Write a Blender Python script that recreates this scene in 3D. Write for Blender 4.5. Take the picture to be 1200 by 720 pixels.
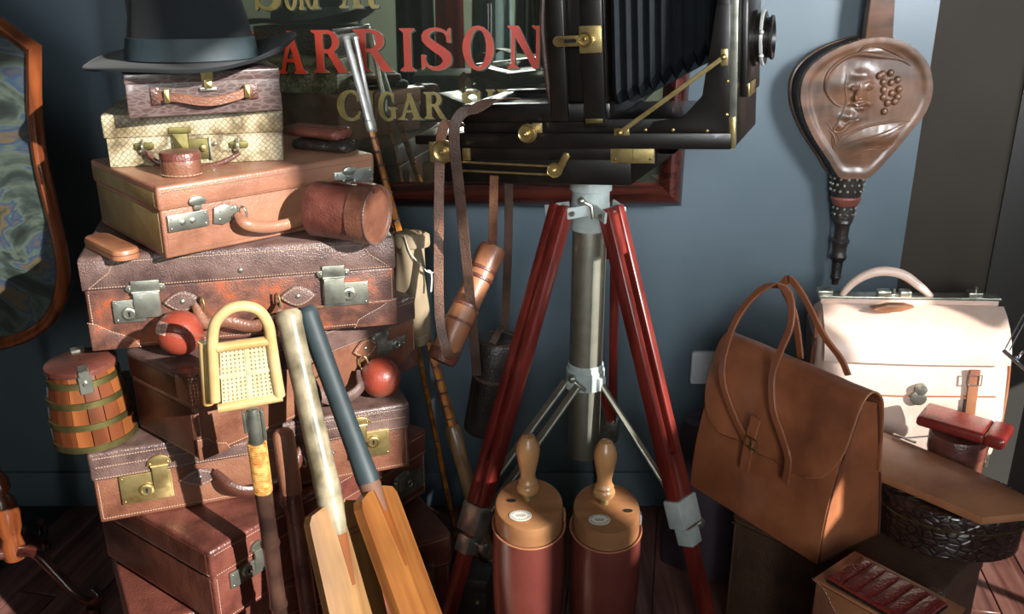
import bpy, bmesh, math, random
from mathutils import Vector, Matrix, noise
random.seed(7)
R_ = math.radians
for o_ in list(bpy.data.objects): bpy.data.objects.remove(o_)
SC = bpy.context.scene
COL = SC.collection
# ------------------------------------------------------------ camera, world, lights, exposure
FPX, PITCH, CAMH = 1100.0, R_(20.5), 1.35
cam_d = bpy.data.cameras.new('camera'); cam = bpy.data.objects.new('camera', cam_d); COL.objects.link(cam)
cam_d.sensor_width = 36; cam_d.lens = 36*FPX/1200; cam_d.clip_start = .05
cam.location = (0, 0, CAMH); cam.rotation_euler = (R_(90)-PITCH, 0, 0)
SC.camera = cam
SC.view_settings.view_transform = 'Standard'; SC.view_settings.look = 'None'
SC.view_settings.exposure = 0.08; SC.view_settings.gamma = 1; SC.view_settings.use_curve_mapping = False
w = bpy.data.worlds.new('sky'); SC.world = w; w.use_nodes = True
w.node_tree.nodes['Background'].inputs[0].default_value = (.55, .72, 1, 1)
w.node_tree.nodes['Background'].inputs[1].default_value = .6
SUN_DIR = Vector((-.66, .62, -.37)).normalized()
sd = bpy.data.lights.new('sun', 'SUN'); so = bpy.data.objects.new('sun', sd); COL.objects.link(so)
sd.energy = 9.3; sd.angle = R_(.6); sd.color = (1, .965, .91)
so.rotation_euler = SUN_DIR.to_track_quat('-Z', 'Y').to_euler()
def area(name, loc, target, sx, sy, e, col, spread=180):
    d = bpy.data.lights.new(name, 'AREA'); o = bpy.data.objects.new(name, d); COL.objects.link(o)
    d.shape = 'RECTANGLE'; d.size = sx; d.size_y = sy; d.energy = e; d.color = col
    d.spread = R_(spread)
    o.location = loc; o.rotation_euler = (Vector(target)-Vector(loc)).to_track_quat('-Z', 'Y').to_euler()
area('daylight_side_window', (1.92, .2, 1.7), (.60, 2.13, 1.55), .7, .7, 17, (.92, .96, 1), 52)
area('front_fill', (-.1, -2.1, 1.75), (.25, 1.9, 1.0), 1.1, 1.1, 12, (.96, .98, 1), 48)  # added fill from behind the camera, no opening in that wall
area('reflected_room_fill', (1.9, -1.3, 1.7), (-.6, -2.3, 1.2), 1.4, 1.5, 60, (.97, .99, .96), 100)  # added lamp, brightens the front wall for the mirror sign's reflection
# ------------------------------------------------------------ layout helpers
cP, sP = math.cos(PITCH), math.sin(PITCH)
def at(px, py, Y=None, Z=None, X=None):
    a, b = (px-600)/FPX, (360-py)/FPX
    d = Vector((a, cP+sP*b, -sP+cP*b))
    t = Y/d.y if Y is not None else ((Z-CAMH)/d.z if Z is not None else X/d.x)
    return Vector((0, 0, CAMH)) + d*t
def on(root, px, py, y=0):
    'local point of a thing where its plane y=const is seen at that spot'
    M = root.matrix_basis.inverted(); o = M @ Vector((0, 0, CAMH)); p = M @ at(px, py, Y=1)
    d = p-o; return o + d*((y-o.y)/d.y)
def onz(root, px, py, z=0):
    M = root.matrix_basis.inverted(); o = M @ Vector((0, 0, CAMH)); p = M @ at(px, py, Y=1)
    d = p-o; return o + d*((z-o.z)/d.z)
def rot3(yaw, pit=0, rol=0):
    return (Matrix.Rotation(R_(yaw), 4, 'Z') @ Matrix.Rotation(R_(pit), 4, 'X') @ Matrix.Rotation(R_(rol), 4, 'Y'))
def V(*a): return Vector(a)
# ------------------------------------------------------------ materials
def lin(h):
    h = h.lstrip('#'); v = [int(h[i:i+2], 16)/255 for i in (0, 2, 4)]
    return tuple([(x/12.92 if x <= .04045 else ((x+.055)/1.055)**2.4) for x in v]+[1])
def nt(name):
    m = bpy.data.materials.new(name); m.use_nodes = True; t = m.node_tree
    return m, t, t.nodes['Principled BSDF'], t.nodes.new, t.links.new
def ramp(N, stops):
    r = N('ShaderNodeValToRGB'); e = r.color_ramp.elements
    while len(e) < len(stops): e.new(.5)
    for i, (p, c) in enumerate(stops): e[i].position = p; e[i].color = c
    return r
def leather(name, c1, c2, c3=None, rough=.42, scale=9, grain=260, bump=.12, coat=.25, patch=(.35, .5, .68)):
    m, t, b, N, L = nt(name)
    tc = N('ShaderNodeTexCoord'); n1 = N('ShaderNodeTexNoise'); n1.inputs['Scale'].default_value = scale
    n1.inputs['Detail'].default_value = 7; n1.inputs['Roughness'].default_value = .62
    L(tc.outputs['Object'], n1.inputs['Vector'])
    st = [(patch[0], lin(c2)), (patch[1], lin(c1))] + ([(patch[2], lin(c3))] if c3 else [])
    r = ramp(N, st); L(n1.outputs['Fac'], r.inputs['Fac']); L(r.outputs['Color'], b.inputs['Base Color'])
    n2 = N('ShaderNodeTexVoronoi'); n2.inputs['Scale'].default_value = grain; L(tc.outputs['Object'], n2.inputs['Vector'])
    n3 = N('ShaderNodeTexNoise'); n3.inputs['Scale'].default_value = 38; n3.inputs['Detail'].default_value = 5; L(tc.outputs['Object'], n3.inputs['Vector'])
    ad = N('ShaderNodeMath'); ad.operation = 'MULTIPLY_ADD'; L(n3.outputs['Fac'], ad.inputs[0]); ad.inputs[1].default_value = 1.6; L(n2.outputs['Distance'], ad.inputs[2])
    bp = N('ShaderNodeBump'); bp.inputs['Strength'].default_value = bump*2; bp.inputs['Distance'].default_value = .002
    L(ad.outputs[0], bp.inputs['Height']); L(bp.outputs['Normal'], b.inputs['Normal'])
    rr = N('ShaderNodeMapRange'); rr.inputs['To Min'].default_value = rough-.1; rr.inputs['To Max'].default_value = rough+.15
    L(n3.outputs['Fac'], rr.inputs['Value']); L(rr.outputs['Result'], b.inputs['Roughness'])
    b.inputs['Coat Weight'].default_value = coat; b.inputs['Coat Roughness'].default_value = .28
    return m
def croc(name, c1, c2, sc=(55, 55, 95), rough=.3, bump=.6):
    m, t, b, N, L = nt(name)
    tc = N('ShaderNodeTexCoord'); mp = N('ShaderNodeMapping'); mp.inputs['Scale'].default_value = sc; L(tc.outputs['Object'], mp.inputs['Vector'])
    v = N('ShaderNodeTexVoronoi'); v.feature = 'DISTANCE_TO_EDGE'; v.inputs['Scale'].default_value = 1.6; L(mp.outputs['Vector'], v.inputs['Vector'])
    r = ramp(N, [(0, lin(c2)), (.16, lin(c1))]); L(v.outputs['Distance'], r.inputs['Fac']); L(r.outputs['Color'], b.inputs['Base Color'])
    mr = N('ShaderNodeMapRange'); mr.inputs['From Max'].default_value = .2; L(v.outputs['Distance'], mr.inputs['Value'])
    bp = N('ShaderNodeBump'); bp.inputs['Strength'].default_value = bump; bp.inputs['Distance'].default_value = .002
    L(mr.outputs['Result'], bp.inputs['Height']); L(bp.outputs['Normal'], b.inputs['Normal'])
    b.inputs['Roughness'].default_value = rough; b.inputs['Coat Weight'].default_value = .3
    return m
def snake(name):
    m, t, b, N, L = nt(name)
    tc = N('ShaderNodeTexCoord'); mp = N('ShaderNodeMapping'); mp.inputs['Rotation'].default_value = (0, R_(45), 0); mp.inputs['Scale'].default_value = (150, 150, 150)
    L(tc.outputs['Object'], mp.inputs['Vector'])
    v = N('ShaderNodeTexVoronoi'); v.feature = 'DISTANCE_TO_EDGE'; v.inputs['Randomness'].default_value = .25; v.inputs['Scale'].default_value = 1; L(mp.outputs['Vector'], v.inputs['Vector'])
    n1 = N('ShaderNodeTexNoise'); n1.inputs['Scale'].default_value = 17; n1.inputs['Detail'].default_value = 2; L(tc.outputs['Object'], n1.inputs['Vector'])
    r = ramp(N, [(.42, lin('B8AE92')), (.52, lin('98896A')), (.58, lin('6C5E44')), (.66, lin('ACA284'))]); L(n1.outputs['Fac'], r.inputs['Fac'])
    r2 = ramp(N, [(0, lin('4A3E28')), (.14, lin('FFFFFF'))]); L(v.outputs['Distance'], r2.inputs['Fac'])
    mx = N('ShaderNodeMix'); mx.data_type = 'RGBA'; mx.blend_type = 'MULTIPLY'; mx.inputs[0].default_value = .75
    L(r.outputs['Color'], mx.inputs[6]); L(r2.outputs['Color'], mx.inputs[7]); L(mx.outputs[2], b.inputs['Base Color'])
    bp = N('ShaderNodeBump'); bp.inputs['Strength'].default_value = .5; bp.inputs['Distance'].default_value = .001
    L(v.outputs['Distance'], bp.inputs['Height']); L(bp.outputs['Normal'], b.inputs['Normal'])
    b.inputs['Roughness'].default_value = .4
    return m
def wood(name, c1, c2, axis='Z', rough=.35, scale=14, coat=.3, stretch=.08, bump=.05):
    m, t, b, N, L = nt(name)
    tc = N('ShaderNodeTexCoord'); mp = N('ShaderNodeMapping'); s = [1, 1, 1]; s['XYZ'.index(axis)] = stretch; mp.inputs['Scale'].default_value = s
    L(tc.outputs['Object'], mp.inputs['Vector'])
    n1 = N('ShaderNodeTexNoise'); n1.inputs['Scale'].default_value = scale*4; n1.inputs['Detail'].default_value = 8; n1.inputs['Distortion'].default_value = .6
    L(mp.outputs['Vector'], n1.inputs['Vector'])
    r = ramp(N, [(.36, lin(c2)), (.62, lin(c1))]); L(n1.outputs['Fac'], r.inputs['Fac'])
    n2 = N('ShaderNodeTexNoise'); n2.inputs['Scale'].default_value = 6; n2.inputs['Detail'].default_value = 4; L(tc.outputs['Object'], n2.inputs['Vector'])
    r2 = ramp(N, [(.3, (.55, .55, .55, 1)), (.6, (1, 1, 1, 1))]); L(n2.outputs['Fac'], r2.inputs['Fac'])
    mx = N('ShaderNodeMix'); mx.data_type = 'RGBA'; mx.blend_type = 'MULTIPLY'; mx.inputs[0].default_value = .7
    L(r.outputs['Color'], mx.inputs[6]); L(r2.outputs['Color'], mx.inputs[7]); L(mx.outputs[2], b.inputs['Base Color'])
    bp = N('ShaderNodeBump'); bp.inputs['Strength'].default_value = bump*4; bp.inputs['Distance'].default_value = .001
    L(n1.outputs['Fac'], bp.inputs['Height']); L(bp.outputs['Normal'], b.inputs['Normal'])
    b.inputs['Roughness'].default_value = rough; b.inputs['Coat Weight'].default_value = coat; b.inputs['Coat Roughness'].default_value = .2
    return m
def metal(name, c, rough=.3, c2=None, ns=40):
    m, t, b, N, L = nt(name)
    b.inputs['Metallic'].default_value = .88
    tc = N('ShaderNodeTexCoord'); n = N('ShaderNodeTexNoise'); n.inputs['Scale'].default_value = ns; n.inputs['Detail'].default_value = 5; L(tc.outputs['Object'], n.inputs['Vector'])
    r = ramp(N, [(.3, lin(c2 or c)), (.6, lin(c))]); L(n.outputs['Fac'], r.inputs['Fac']); L(r.outputs['Color'], b.inputs['Base Color'])
    mr = N('ShaderNodeMapRange'); mr.inputs['To Min'].default_value = rough+.12; mr.inputs['To Max'].default_value = max(.05, rough-.08); L(n.outputs['Fac'], mr.inputs['Value']); L(mr.outputs['Result'], b.inputs['Roughness'])
    return m
def plain(name, c, rough=.6, c2=None, ns=30, sheen=0, bump=0, coat=0, metallic=0):
    m, t, b, N, L = nt(name)
    tc = N('ShaderNodeTexCoord'); n = N('ShaderNodeTexNoise'); n.inputs['Scale'].default_value = ns; n.inputs['Detail'].default_value = 5; L(tc.outputs['Object'], n.inputs['Vector'])
    r = ramp(N, [(.35, lin(c2 or c)), (.62, lin(c))]); L(n.outputs['Fac'], r.inputs['Fac']); L(r.outputs['Color'], b.inputs['Base Color'])
    b.inputs['Roughness'].default_value = rough; b.inputs['Coat Weight'].default_value = coat; b.inputs['Metallic'].default_value = metallic
    b.inputs['Sheen Weight'].default_value = sheen
    if bump:
        bp = N('ShaderNodeBump'); bp.inputs['Strength'].default_value = bump; bp.inputs['Distance'].default_value = .002
        L(n.outputs['Fac'], bp.inputs['Height']); L(bp.outputs['Normal'], b.inputs['Normal'])
    return m
M = {}
M['wall'] = plain('steel_blue_wall_paint', '5A6870', .38, '526068', 3, bump=.05)
M['dark_wall'] = plain('near_black_wall_paint', '26241F', .6, '201E1A', 4)
M['room_wall'] = plain('grey_green_room_paint', '8C9484', .8, '7C8474', 2)
M['pilaster'] = plain('grey_brown_paint', '4C463F', .6, '443E38', 3)
M['ceiling'] = plain('ceiling_paint', '9A9C98', .8)
M['plank'] = wood('dark_reddish_floor_wood', '8E6258', '5C362E', 'Y', .34, 10, .25, .06)
M['mahogany'] = wood('dark_mahogany', '5A2A20', '2C120E', 'X', .25, 12, .5)
M['tan'] = leather('tan_bridle_leather', 'A06A4A', '84503A', 'B07C58', .38, 7, 330, .06)
M['tan_case'] = leather('golden_tan_case_leather', '966650', '6E4634', 'A87A5C', .36, 6, 280, .1)
M['case_side'] = leather('dusty_olive_case_side', '8A7048', '6A5234', 'A08A5C', .55, 8, 280, .1)
M['mottled'] = leather('mottled_red_brown_hide', '70483A', '4A302A', '964E30', .36, 16, 420, .14, patch=(.4, .52, .6))
M['plum_lid'] = leather('cracked_plum_brown_leather', '66504A', '463432', '7A625C', .32, 14, 430, .22)
M['brown'] = leather('mid_brown_leather', '764C3A', '543024', '865C46', .36, 9, 260, .15)
M['oxblood'] = leather('dark_oxblood_leather', '6C3C32', '4A2822', '7C4A3C', .34, 10, 260, .15)
M['dark'] = leather('dark_chocolate_leather', '4C2A20', '32190F', '5E3426', .38, 10, 260, .15)
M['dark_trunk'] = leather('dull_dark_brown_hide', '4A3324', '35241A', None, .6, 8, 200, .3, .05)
M['boot'] = leather('ox_red_boot_leather', '622E28', '4E241E', '6E3830', .32, 5, 300, .05, .35)
M['red'] = leather('glossy_dark_red_leather', '7C2A24', '641E1A', None, .25, 7, 300, .05, .5)
M['satchel'] = leather('russet_satchel_leather', '8E5436', '70402A', 'A46846', .36, 5, 330, .06)
M['gladstone'] = leather('pale_pinkish_tan_leather', 'E2C6B6', 'D8B8A6', 'E8D0C2', .4, 5, 280, .08)
M['croc'] = croc('dark_crocodile_hide', '4E3D3A', '6E5E5A', (34, 34, 105), .3, -.6)  # paler lines between scales put the hide's sheen into the colour
M['croc_black'] = croc('black_brown_crocodile_hide', '35221C', '140C0A', (34, 34, 50), .32)
M['croc_red'] = croc('red_crocodile_hide', '7E241C', '5A1812', (60, 90, 60), .28, .3)
M['snake'] = snake('cream_python_skin')
M['nickel'] = metal('worn_nickel', 'BEC0B2', .3, '86887C')
M['brass'] = metal('aged_brass', 'D0BA80', .3, '9C8450')
M['brass_dull'] = metal('dull_greenish_brass', '7C7448', .45, '564E30')
M['steel'] = plain('silver_ferrule', 'E4E4E0', .3, 'C0C0BA', 30, metallic=.45)
M['aluminium'] = plain('white_painted_cast_metal', 'B8C2BE', .35, 'A0ABA8', 30, coat=.2)
M['column'] = metal('dull_grey_tube', 'B4B4A4', .42, '8E8E80', 14)
M['hole'] = plain('dark_recess', '0C0A08', .8)
M['thread'] = plain('waxed_thread', 'B89C84', .7)
M['thread_dark'] = plain('dark_waxed_thread', '7A5A48', .7)
M['camera_black'] = plain('worn_black_lacquer', '16120F', .34, '0D0B09', 30, coat=.15)
M['bellows_cloth'] = plain('blue_black_bellows_leather', '12181C', .5, '0E1316', 60, bump=.2)
M['red_wood'] = wood('red_stained_tripod_wood', '7A2A22', '5A1C18', 'Z', .3, 8, .4, .05)
M['blade'] = wood('oiled_willow', 'A47C4C', '7C5630', 'Z', .4, 9, .25, .05)
M['blade2'] = wood('orange_oiled_willow', '9E6834', '784622', 'Z', .35, 9, .35, .05)
M['blade_edge'] = wood('dark_willow_back', '8A4E22', '6A3614', 'Z', .4, 9, .2, .05)
M['grip_cream'] = plain('worn_greyish_cream_rubber', 'A0947A', .4, '625A44', 26, bump=.15, coat=.2)
M['grip_blue'] = plain('dark_blue_grey_rubber', '2C393E', .55, '243034', 30, bump=.1)
M['twine'] = plain('brown_binding_twine', '6A4A38', .7)
M['cane'] = plain('varnished_cream_cane', 'CDB484', .3, 'B08C50', 12, coat=.4)
M['cane_web'] = plain('pale_woven_cane', 'C8BC9C', .55, 'B4A57E', 60)
M['cane_dark'] = plain('dark_bamboo', '50382E', .25, '2E201C', 14, coat=.5)
M['wrap'] = plain('yellow_cane_binding', 'D8A860', .4, 'A8682C', 120, bump=.2)
M['rod'] = plain('honey_split_cane', 'C07A30', .25, '8E501A', 40, coat=.5)
M['rod_butt'] = wood('pale_brown_cane_butt', 'A0805A', '6E4E30', 'Z', .3, 8, .4)
M['canvas'] = plain('beige_canvas', '94846A', .85, '82725A', 16, bump=.3)
M['cord'] = plain('white_cord', 'C8C4B4', .8)
M['felt'] = plain('dark_green_grey_felt', '151B1E', .9, '12171A', 60, sheen=.05, bump=.08)
M['ribbon'] = plain('teal_grey_ribbon', '2E3B40', .6, '29363B', 90)
M['oak'] = wood('orange_cask_wood', '744026', '522A16', 'Z', .3, 8, .45, .08)
M['oak2'] = wood('light_orange_cask_wood', '8C522C', '6C3A1C', 'Z', .3, 8, .45, .08)
M['boxwood'] = wood('honey_turned_beech', 'C49262', 'A47444', 'Z', .35, 6, .3, .15)
M['tree'] = wood('warm_alder_boot_tree', 'A4764E', '865838', 'X', .4, 5, .2, .2)
M['carved'] = wood('carved_dark_oak', '74503A', '48301F', 'X', .36, 5, .2, .3)
M['paper'] = plain('off_white_paper', 'D8D4C8', .6)
M['ink'] = plain('grey_print', '55504A', .7)
M['gold'] = plain('gold_paint', '9A8A4C', .4, '7E7038', 30, metallic=.3)
M['sign_red'] = plain('vermilion_enamel', 'E03C1C', .45, 'D03414', 20)
M['sign_shadow'] = plain('black_enamel', '15120F', .4)
M['strap'] = leather('dark_brown_strap_leather', '4E3A30', '3A2A22', '5E463A', .5, 14, 240, .2, .1)
M['strap_tan'] = leather('brown_strap_leather', '6E4A36', '553626', None, .45, 14, 240, .2, .1)
M['black_case'] = leather('worn_black_leather', '26211E', '181412', '332C28', .4, 12, 200, .25)
M['ball'] = leather('cricket_ball_red', '94402F', '782C22', None, .35, 10, 300, .1)
M['ball_worn'] = plain('bare_scuffed_leather', 'DCC0B4', .5, 'C09484', 60)
M['plastic'] = plain('white_plastic', 'D8DCE0', .4)
M['tapestry'] = None
M['ribbed'] = plain('grey_ribbed_board', '77766E', .6, '66655E', 10)
M['aubergine'] = plain('dull_aubergine_cloth', '3C2E38', .8, '32262E', 8, bump=.3)
M['chrome'] = metal('chrome', 'E0E0E4', .12)
M['cloth_red'] = plain('crimson_cloth', 'D0404C', .8, 'B8343E', 9)
M['cloth_black'] = plain('black_wool', '16181A', .85, '101112', 9)
M['cloth_grey'] = plain('slate_grey_cloth', '7C8E92', .85, '66787C', 9)
M['trunk_green'] = plain('grey_green_trunk_canvas', '6E7C72', .7, '5C6A60', 12)
def mirror_mat():
    m, t, b, N, L = nt('old_silvered_mirror')
    b.inputs['Metallic'].default_value = 1; b.inputs['Base Color'].default_value = (.78, .82, .70, 1); b.inputs['Roughness'].default_value = .015
    d = N('ShaderNodeBsdfDiffuse'); d.inputs['Color'].default_value = lin('5C6258')
    mx = N('ShaderNodeMixShader')
    tc = N('ShaderNodeTexCoord'); n = N('ShaderNodeTexNoise'); n.inputs['Scale'].default_value = 5; n.inputs['Detail'].default_value = 9; L(tc.outputs['Object'], n.inputs['Vector'])
    mr = N('ShaderNodeMapRange'); mr.inputs['From Min'].default_value = .35; mr.inputs['From Max'].default_value = .75; mr.inputs['To Min'].default_value = .14; mr.inputs['To Max'].default_value = .30
    L(n.outputs['Fac'], mr.inputs['Value']); L(mr.outputs['Result'], mx.inputs[0])
    L(b.outputs[0], mx.inputs[1]); L(d.outputs[0], mx.inputs[2]); L(mx.outputs[0], t.nodes['Material Output'].inputs[0])
    return m
M['mirror'] = mirror_mat()
def tapestry_mat():
    m, t, b, N, L = nt('faded_marbled_panel')
    tc = N('ShaderNodeTexCoord'); n = N('ShaderNodeTexNoise'); n.inputs['Scale'].default_value = 7; n.inputs['Detail'].default_value = 5; n.inputs['Distortion'].default_value = 2.6; L(tc.outputs['Object'], n.inputs['Vector'])
    r = ramp(N, [(.32, lin('161B18')), (.44, lin('26302C')), (.52, lin('485248')), (.56, lin('223650')), (.62, lin('54482F')), (.72, lin('2C332A'))])
    L(n.outputs['Fac'], r.inputs['Fac']); L(r.outputs['Color'], b.inputs['Base Color'])
    b.inputs['Roughness'].default_value = .6; b.inputs['Coat Weight'].default_value = 1; b.inputs['Coat Roughness'].default_value = .04
    return m
M['tapestry'] = tapestry_mat()
# ------------------------------------------------------------ mesh builder
class MB:
    def __init__(s): s.bm = bmesh.new()
    def _new(s, verts, faces):
        vs = [s.bm.verts.new(v) for v in verts]
        for f in faces:
            try: s.bm.faces.new([vs[i] for i in f])
            except ValueError: pass
        return vs
    def box(s, a, b, bev=0, seg=2, mat=None):
        a, b = Vector(a), Vector(b); mt = mat or Matrix.Identity(4)
        co = [(x, y, z) for x in (a.x, b.x) for y in (a.y, b.y) for z in (a.z, b.z)]
        tmp = bmesh.new(); vs = [tmp.verts.new(c) for c in co]
        for f in ((0, 1, 3, 2), (4, 6, 7, 5), (0, 4, 5, 1), (2, 3, 7, 6), (0, 2, 6, 4), (1, 5, 7, 3)): tmp.faces.new([vs[i] for i in f])
        bmesh.ops.recalc_face_normals(tmp, faces=tmp.faces[:])
        if bev: bmesh.ops.bevel(tmp, geom=tmp.edges[:], offset=bev, segments=seg, affect='EDGES', profile=.5)
        s.merge(tmp, mt); return s
    def merge(s, tmp, mt=None):
        idx = {}
        for v in tmp.verts: idx[v.index if False else v] = s.bm.verts.new((mt @ v.co) if mt else v.co)
        for f in tmp.faces:
            try: s.bm.faces.new([idx[v] for v in f.verts])
            except ValueError: pass
        tmp.free()
    def frames(s, path, side=None):
        P = [Vector(p) for p in path]; T = []
        for i in range(len(P)):
            t = (P[min(i+1, len(P)-1)]-P[max(i-1, 0)]); T.append(t.normalized() if t.length > 1e-9 else V(0, 0, 1))
        if side is None:
            u = V(0, 0, 1) if abs(T[0].z) < .9 else V(1, 0, 0)
            n = (u-T[0]*u.dot(T[0])).normalized()
        else: n = (Vector(side)-T[0]*Vector(side).dot(T[0])).normalized()
        out = []
        for i, t in enumerate(T):
            src = Vector(side) if side is not None else n
            n = (src-t*src.dot(t)); n = n.normalized() if n.length > 1e-6 else out[-1][1]
            out.append((P[i], n, t.cross(n)))
        return out
    def sweep(s, path, prof, side=None, closed=False, rs=None, cap=True):
        fr = s.frames(path, side); k = len(prof); rings = []
        if closed:
            fr2 = []
            n = len(path)
            for i in range(n):
                t = (Vector(path[(i+1) % n])-Vector(path[i-1])).normalized(); u = Vector(side) if side is not None else V(0, 0, 1)
                nn = (u-t*u.dot(t)).normalized(); fr2.append((Vector(path[i]), nn, t.cross(nn)))
            fr = fr2
        for i, (p, n, b) in enumerate(fr):
            q = rs[i] if rs else 1
            rings.append([s.bm.verts.new(p+n*(a*q)+b*(c*q)) for a, c in prof])
        m = len(rings)
        for i in range(m if closed else m-1):
            A, B = rings[i], rings[(i+1) % m]
            for j in range(k):
                s.bm.faces.new((A[j], A[(j+1) % k], B[(j+1) % k], B[j]))
        if cap and not closed:
            s.bm.faces.new(rings[0][::-1]); s.bm.faces.new(rings[-1])
        return s
    def tube(s, path, r, n=10, side=None, closed=False, cap=True):
        if isinstance(r, (list, tuple)): prof, rs = [(math.cos(2*math.pi*j/n), math.sin(2*math.pi*j/n)) for j in range(n)], r
        else: prof, rs = [(r*math.cos(2*math.pi*j/n), r*math.sin(2*math.pi*j/n)) for j in range(n)], None
        return s.sweep(path, prof, side, closed, rs, cap)
    def ribbon(s, path, w, t, side, closed=False):
        b = min(t, w)*.25
        pr = [(-w/2+b, -t/2), (w/2-b, -t/2), (w/2, -t/2+b), (w/2, t/2-b), (w/2-b, t/2), (-w/2+b, t/2), (-w/2, t/2-b), (-w/2, -t/2+b)]
        return s.sweep(path, pr, side, closed)
    def lathe(s, prof, o=(0, 0, 0), axis=(0, 0, 1), n=24, ex=1, ey=1, cap=True, a0=0, a1=2*math.pi):
        ax = Vector(axis).normalized(); u = V(1, 0, 0) if abs(ax.x) < .9 else V(0, 1, 0)
        u = (u-ax*u.dot(ax)).normalized(); v = ax.cross(u); O = Vector(o); rings = []
        full = abs(a1-a0-2*math.pi) < 1e-6; m = n if full else n+1
        for r, z in prof:
            rings.append([s.bm.verts.new(O+ax*z+u*(r*ex*math.cos(a0+(a1-a0)*j/n))+v*(r*ey*math.sin(a0+(a1-a0)*j/n))) for j in range(m)])
        for i in range(len(rings)-1):
            for j in range(n if full else n):
                j2 = (j+1) % m
                s.bm.faces.new((rings[i][j], rings[i][j2], rings[i+1][j2], rings[i+1][j]))
        if cap and full: s.bm.faces.new(rings[0][::-1]); s.bm.faces.new(rings[-1])
        return s
    def prism(s, poly, y0, y1, mat=None, bev=0):
        'polygon in x,z extruded along y'
        tmp = bmesh.new(); n = len(poly)
        A = [tmp.verts.new((p[0], y0, p[1])) for p in poly]; B = [tmp.verts.new((p[0], y1, p[1])) for p in poly]
        tmp.faces.new(A[::-1]); tmp.faces.new(B)
        for i in range(n): tmp.faces.new((A[i], A[(i+1) % n], B[(i+1) % n], B[i]))
        bmesh.ops.recalc_face_normals(tmp, faces=tmp.faces[:])
        if bev:
            lo = min(y0, y1)
            ed = [e for e in tmp.edges if abs(e.verts[0].co.y-lo) < 1e-7 and abs(e.verts[1].co.y-lo) < 1e-7]
            bmesh.ops.bevel(tmp, geom=ed, offset=bev, segments=2, affect='EDGES', profile=.5)
        s.merge(tmp, mat); return s
    def ball(s, c, r, n=16, m=10, sc=(1, 1, 1)):
        c = Vector(c); rings = []
        for i in range(m+1):
            a = math.pi*i/m
            if i in (0, m): rings.append([s.bm.verts.new(c+V(0, 0, r*sc[2]*math.cos(a)))]); continue
            rings.append([s.bm.verts.new(c+V(r*sc[0]*math.sin(a)*math.cos(2*math.pi*j/n), r*sc[1]*math.sin(a)*math.sin(2*math.pi*j/n), r*sc[2]*math.cos(a))) for j in range(n)])
        for i in range(m):
            A, B = rings[i], rings[i+1]
            for j in range(n):
                k = (j+1) % n
                if len(A) == 1: s.bm.faces.new((A[0], B[j], B[k]))
                elif len(B) == 1: s.bm.faces.new((A[j], B[0], A[k]))
                else: s.bm.faces.new((A[j], B[j], B[k], A[k]))
        return s
    def loft(s, rings, closed=True, cap=True):
        rs = [[s.bm.verts.new(p) for p in r] for r in rings]
        for i in range(len(rs)-1):
            k = len(rs[i])
            for j in range(k if closed else k-1):
                j2 = (j+1) % k
                s.bm.faces.new((rs[i][j], rs[i][j2], rs[i+1][j2], rs[i+1][j]))
        if cap: s.bm.faces.new(rs[0][::-1]); s.bm.faces.new(rs[-1])
        return s
    def sheet(s, grid, t, nrm=None):
        'thick sheet from a grid of points'
        n, m = len(grid), len(grid[0]); N = [[None]*m for _ in range(n)]
        for i in range(n):
            for j in range(m):
                a = Vector(grid[min(i+1, n-1)][j])-Vector(grid[max(i-1, 0)][j]); b = Vector(grid[i][min(j+1, m-1)])-Vector(grid[i][max(j-1, 0)])
                N[i][j] = a.cross(b).normalized()
        A = [[s.bm.verts.new(Vector(grid[i][j])+N[i][j]*(t/2)) for j in range(m)] for i in range(n)]
        B = [[s.bm.verts.new(Vector(grid[i][j])-N[i][j]*(t/2)) for j in range(m)] for i in range(n)]
        F = s.bm.faces.new
        for i in range(n-1):
            for j in range(m-1):
                F((A[i][j], A[i+1][j], A[i+1][j+1], A[i][j+1])); F((B[i][j], B[i][j+1], B[i+1][j+1], B[i+1][j]))
        for i in range(n-1):
            F((A[i][0], B[i][0], B[i+1][0], A[i+1][0])); F((A[i][-1], A[i+1][-1], B[i+1][-1], B[i][-1]))
        for j in range(m-1):
            F((A[0][j], A[0][j+1], B[0][j+1], B[0][j])); F((A[-1][j], B[-1][j], B[-1][j+1], A[-1][j+1]))
        return s
def tag(o, label=None, cat=None, group=None, kind=None):
    if label: o['label'] = label
    if cat: o['category'] = cat
    if group: o['group'] = group
    if kind: o['kind'] = kind
    return o
def obj(name, mb, mat, parent=None, world=False, ang=38, label=None, kind=None, flat=False):
    bm = mb.bm
    if world and parent is not None:
        r = parent
        Mi = Matrix.Identity(4)
        while r is not None: Mi = r.matrix_basis @ Mi; r = r.parent
        bm.transform(Mi.inverted())
    bmesh.ops.recalc_face_normals(bm, faces=bm.faces[:])
    me = bpy.data.meshes.new(name); bm.to_mesh(me); bm.free()
    if not flat:
        me.polygons.foreach_set('use_smooth', [True]*len(me.polygons))
        me.set_sharp_from_angle(angle=R_(ang))
    me.materials.append(M[mat] if isinstance(mat, str) else mat)
    o = bpy.data.objects.new(name, me); COL.objects.link(o)
    if parent is not None: o.parent = parent
    return tag(o, label, None, None, kind)
def thing(name, label, cat, loc=(0, 0, 0), rot=None, group=None):
    o = bpy.data.objects.new(name, None); COL.objects.link(o); o.empty_display_size = .05
    o.matrix_basis = Matrix.Translation(Vector(loc)) @ (rot if rot is not None else Matrix.Identity(4))
    return tag(o, label, cat, group)
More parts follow.
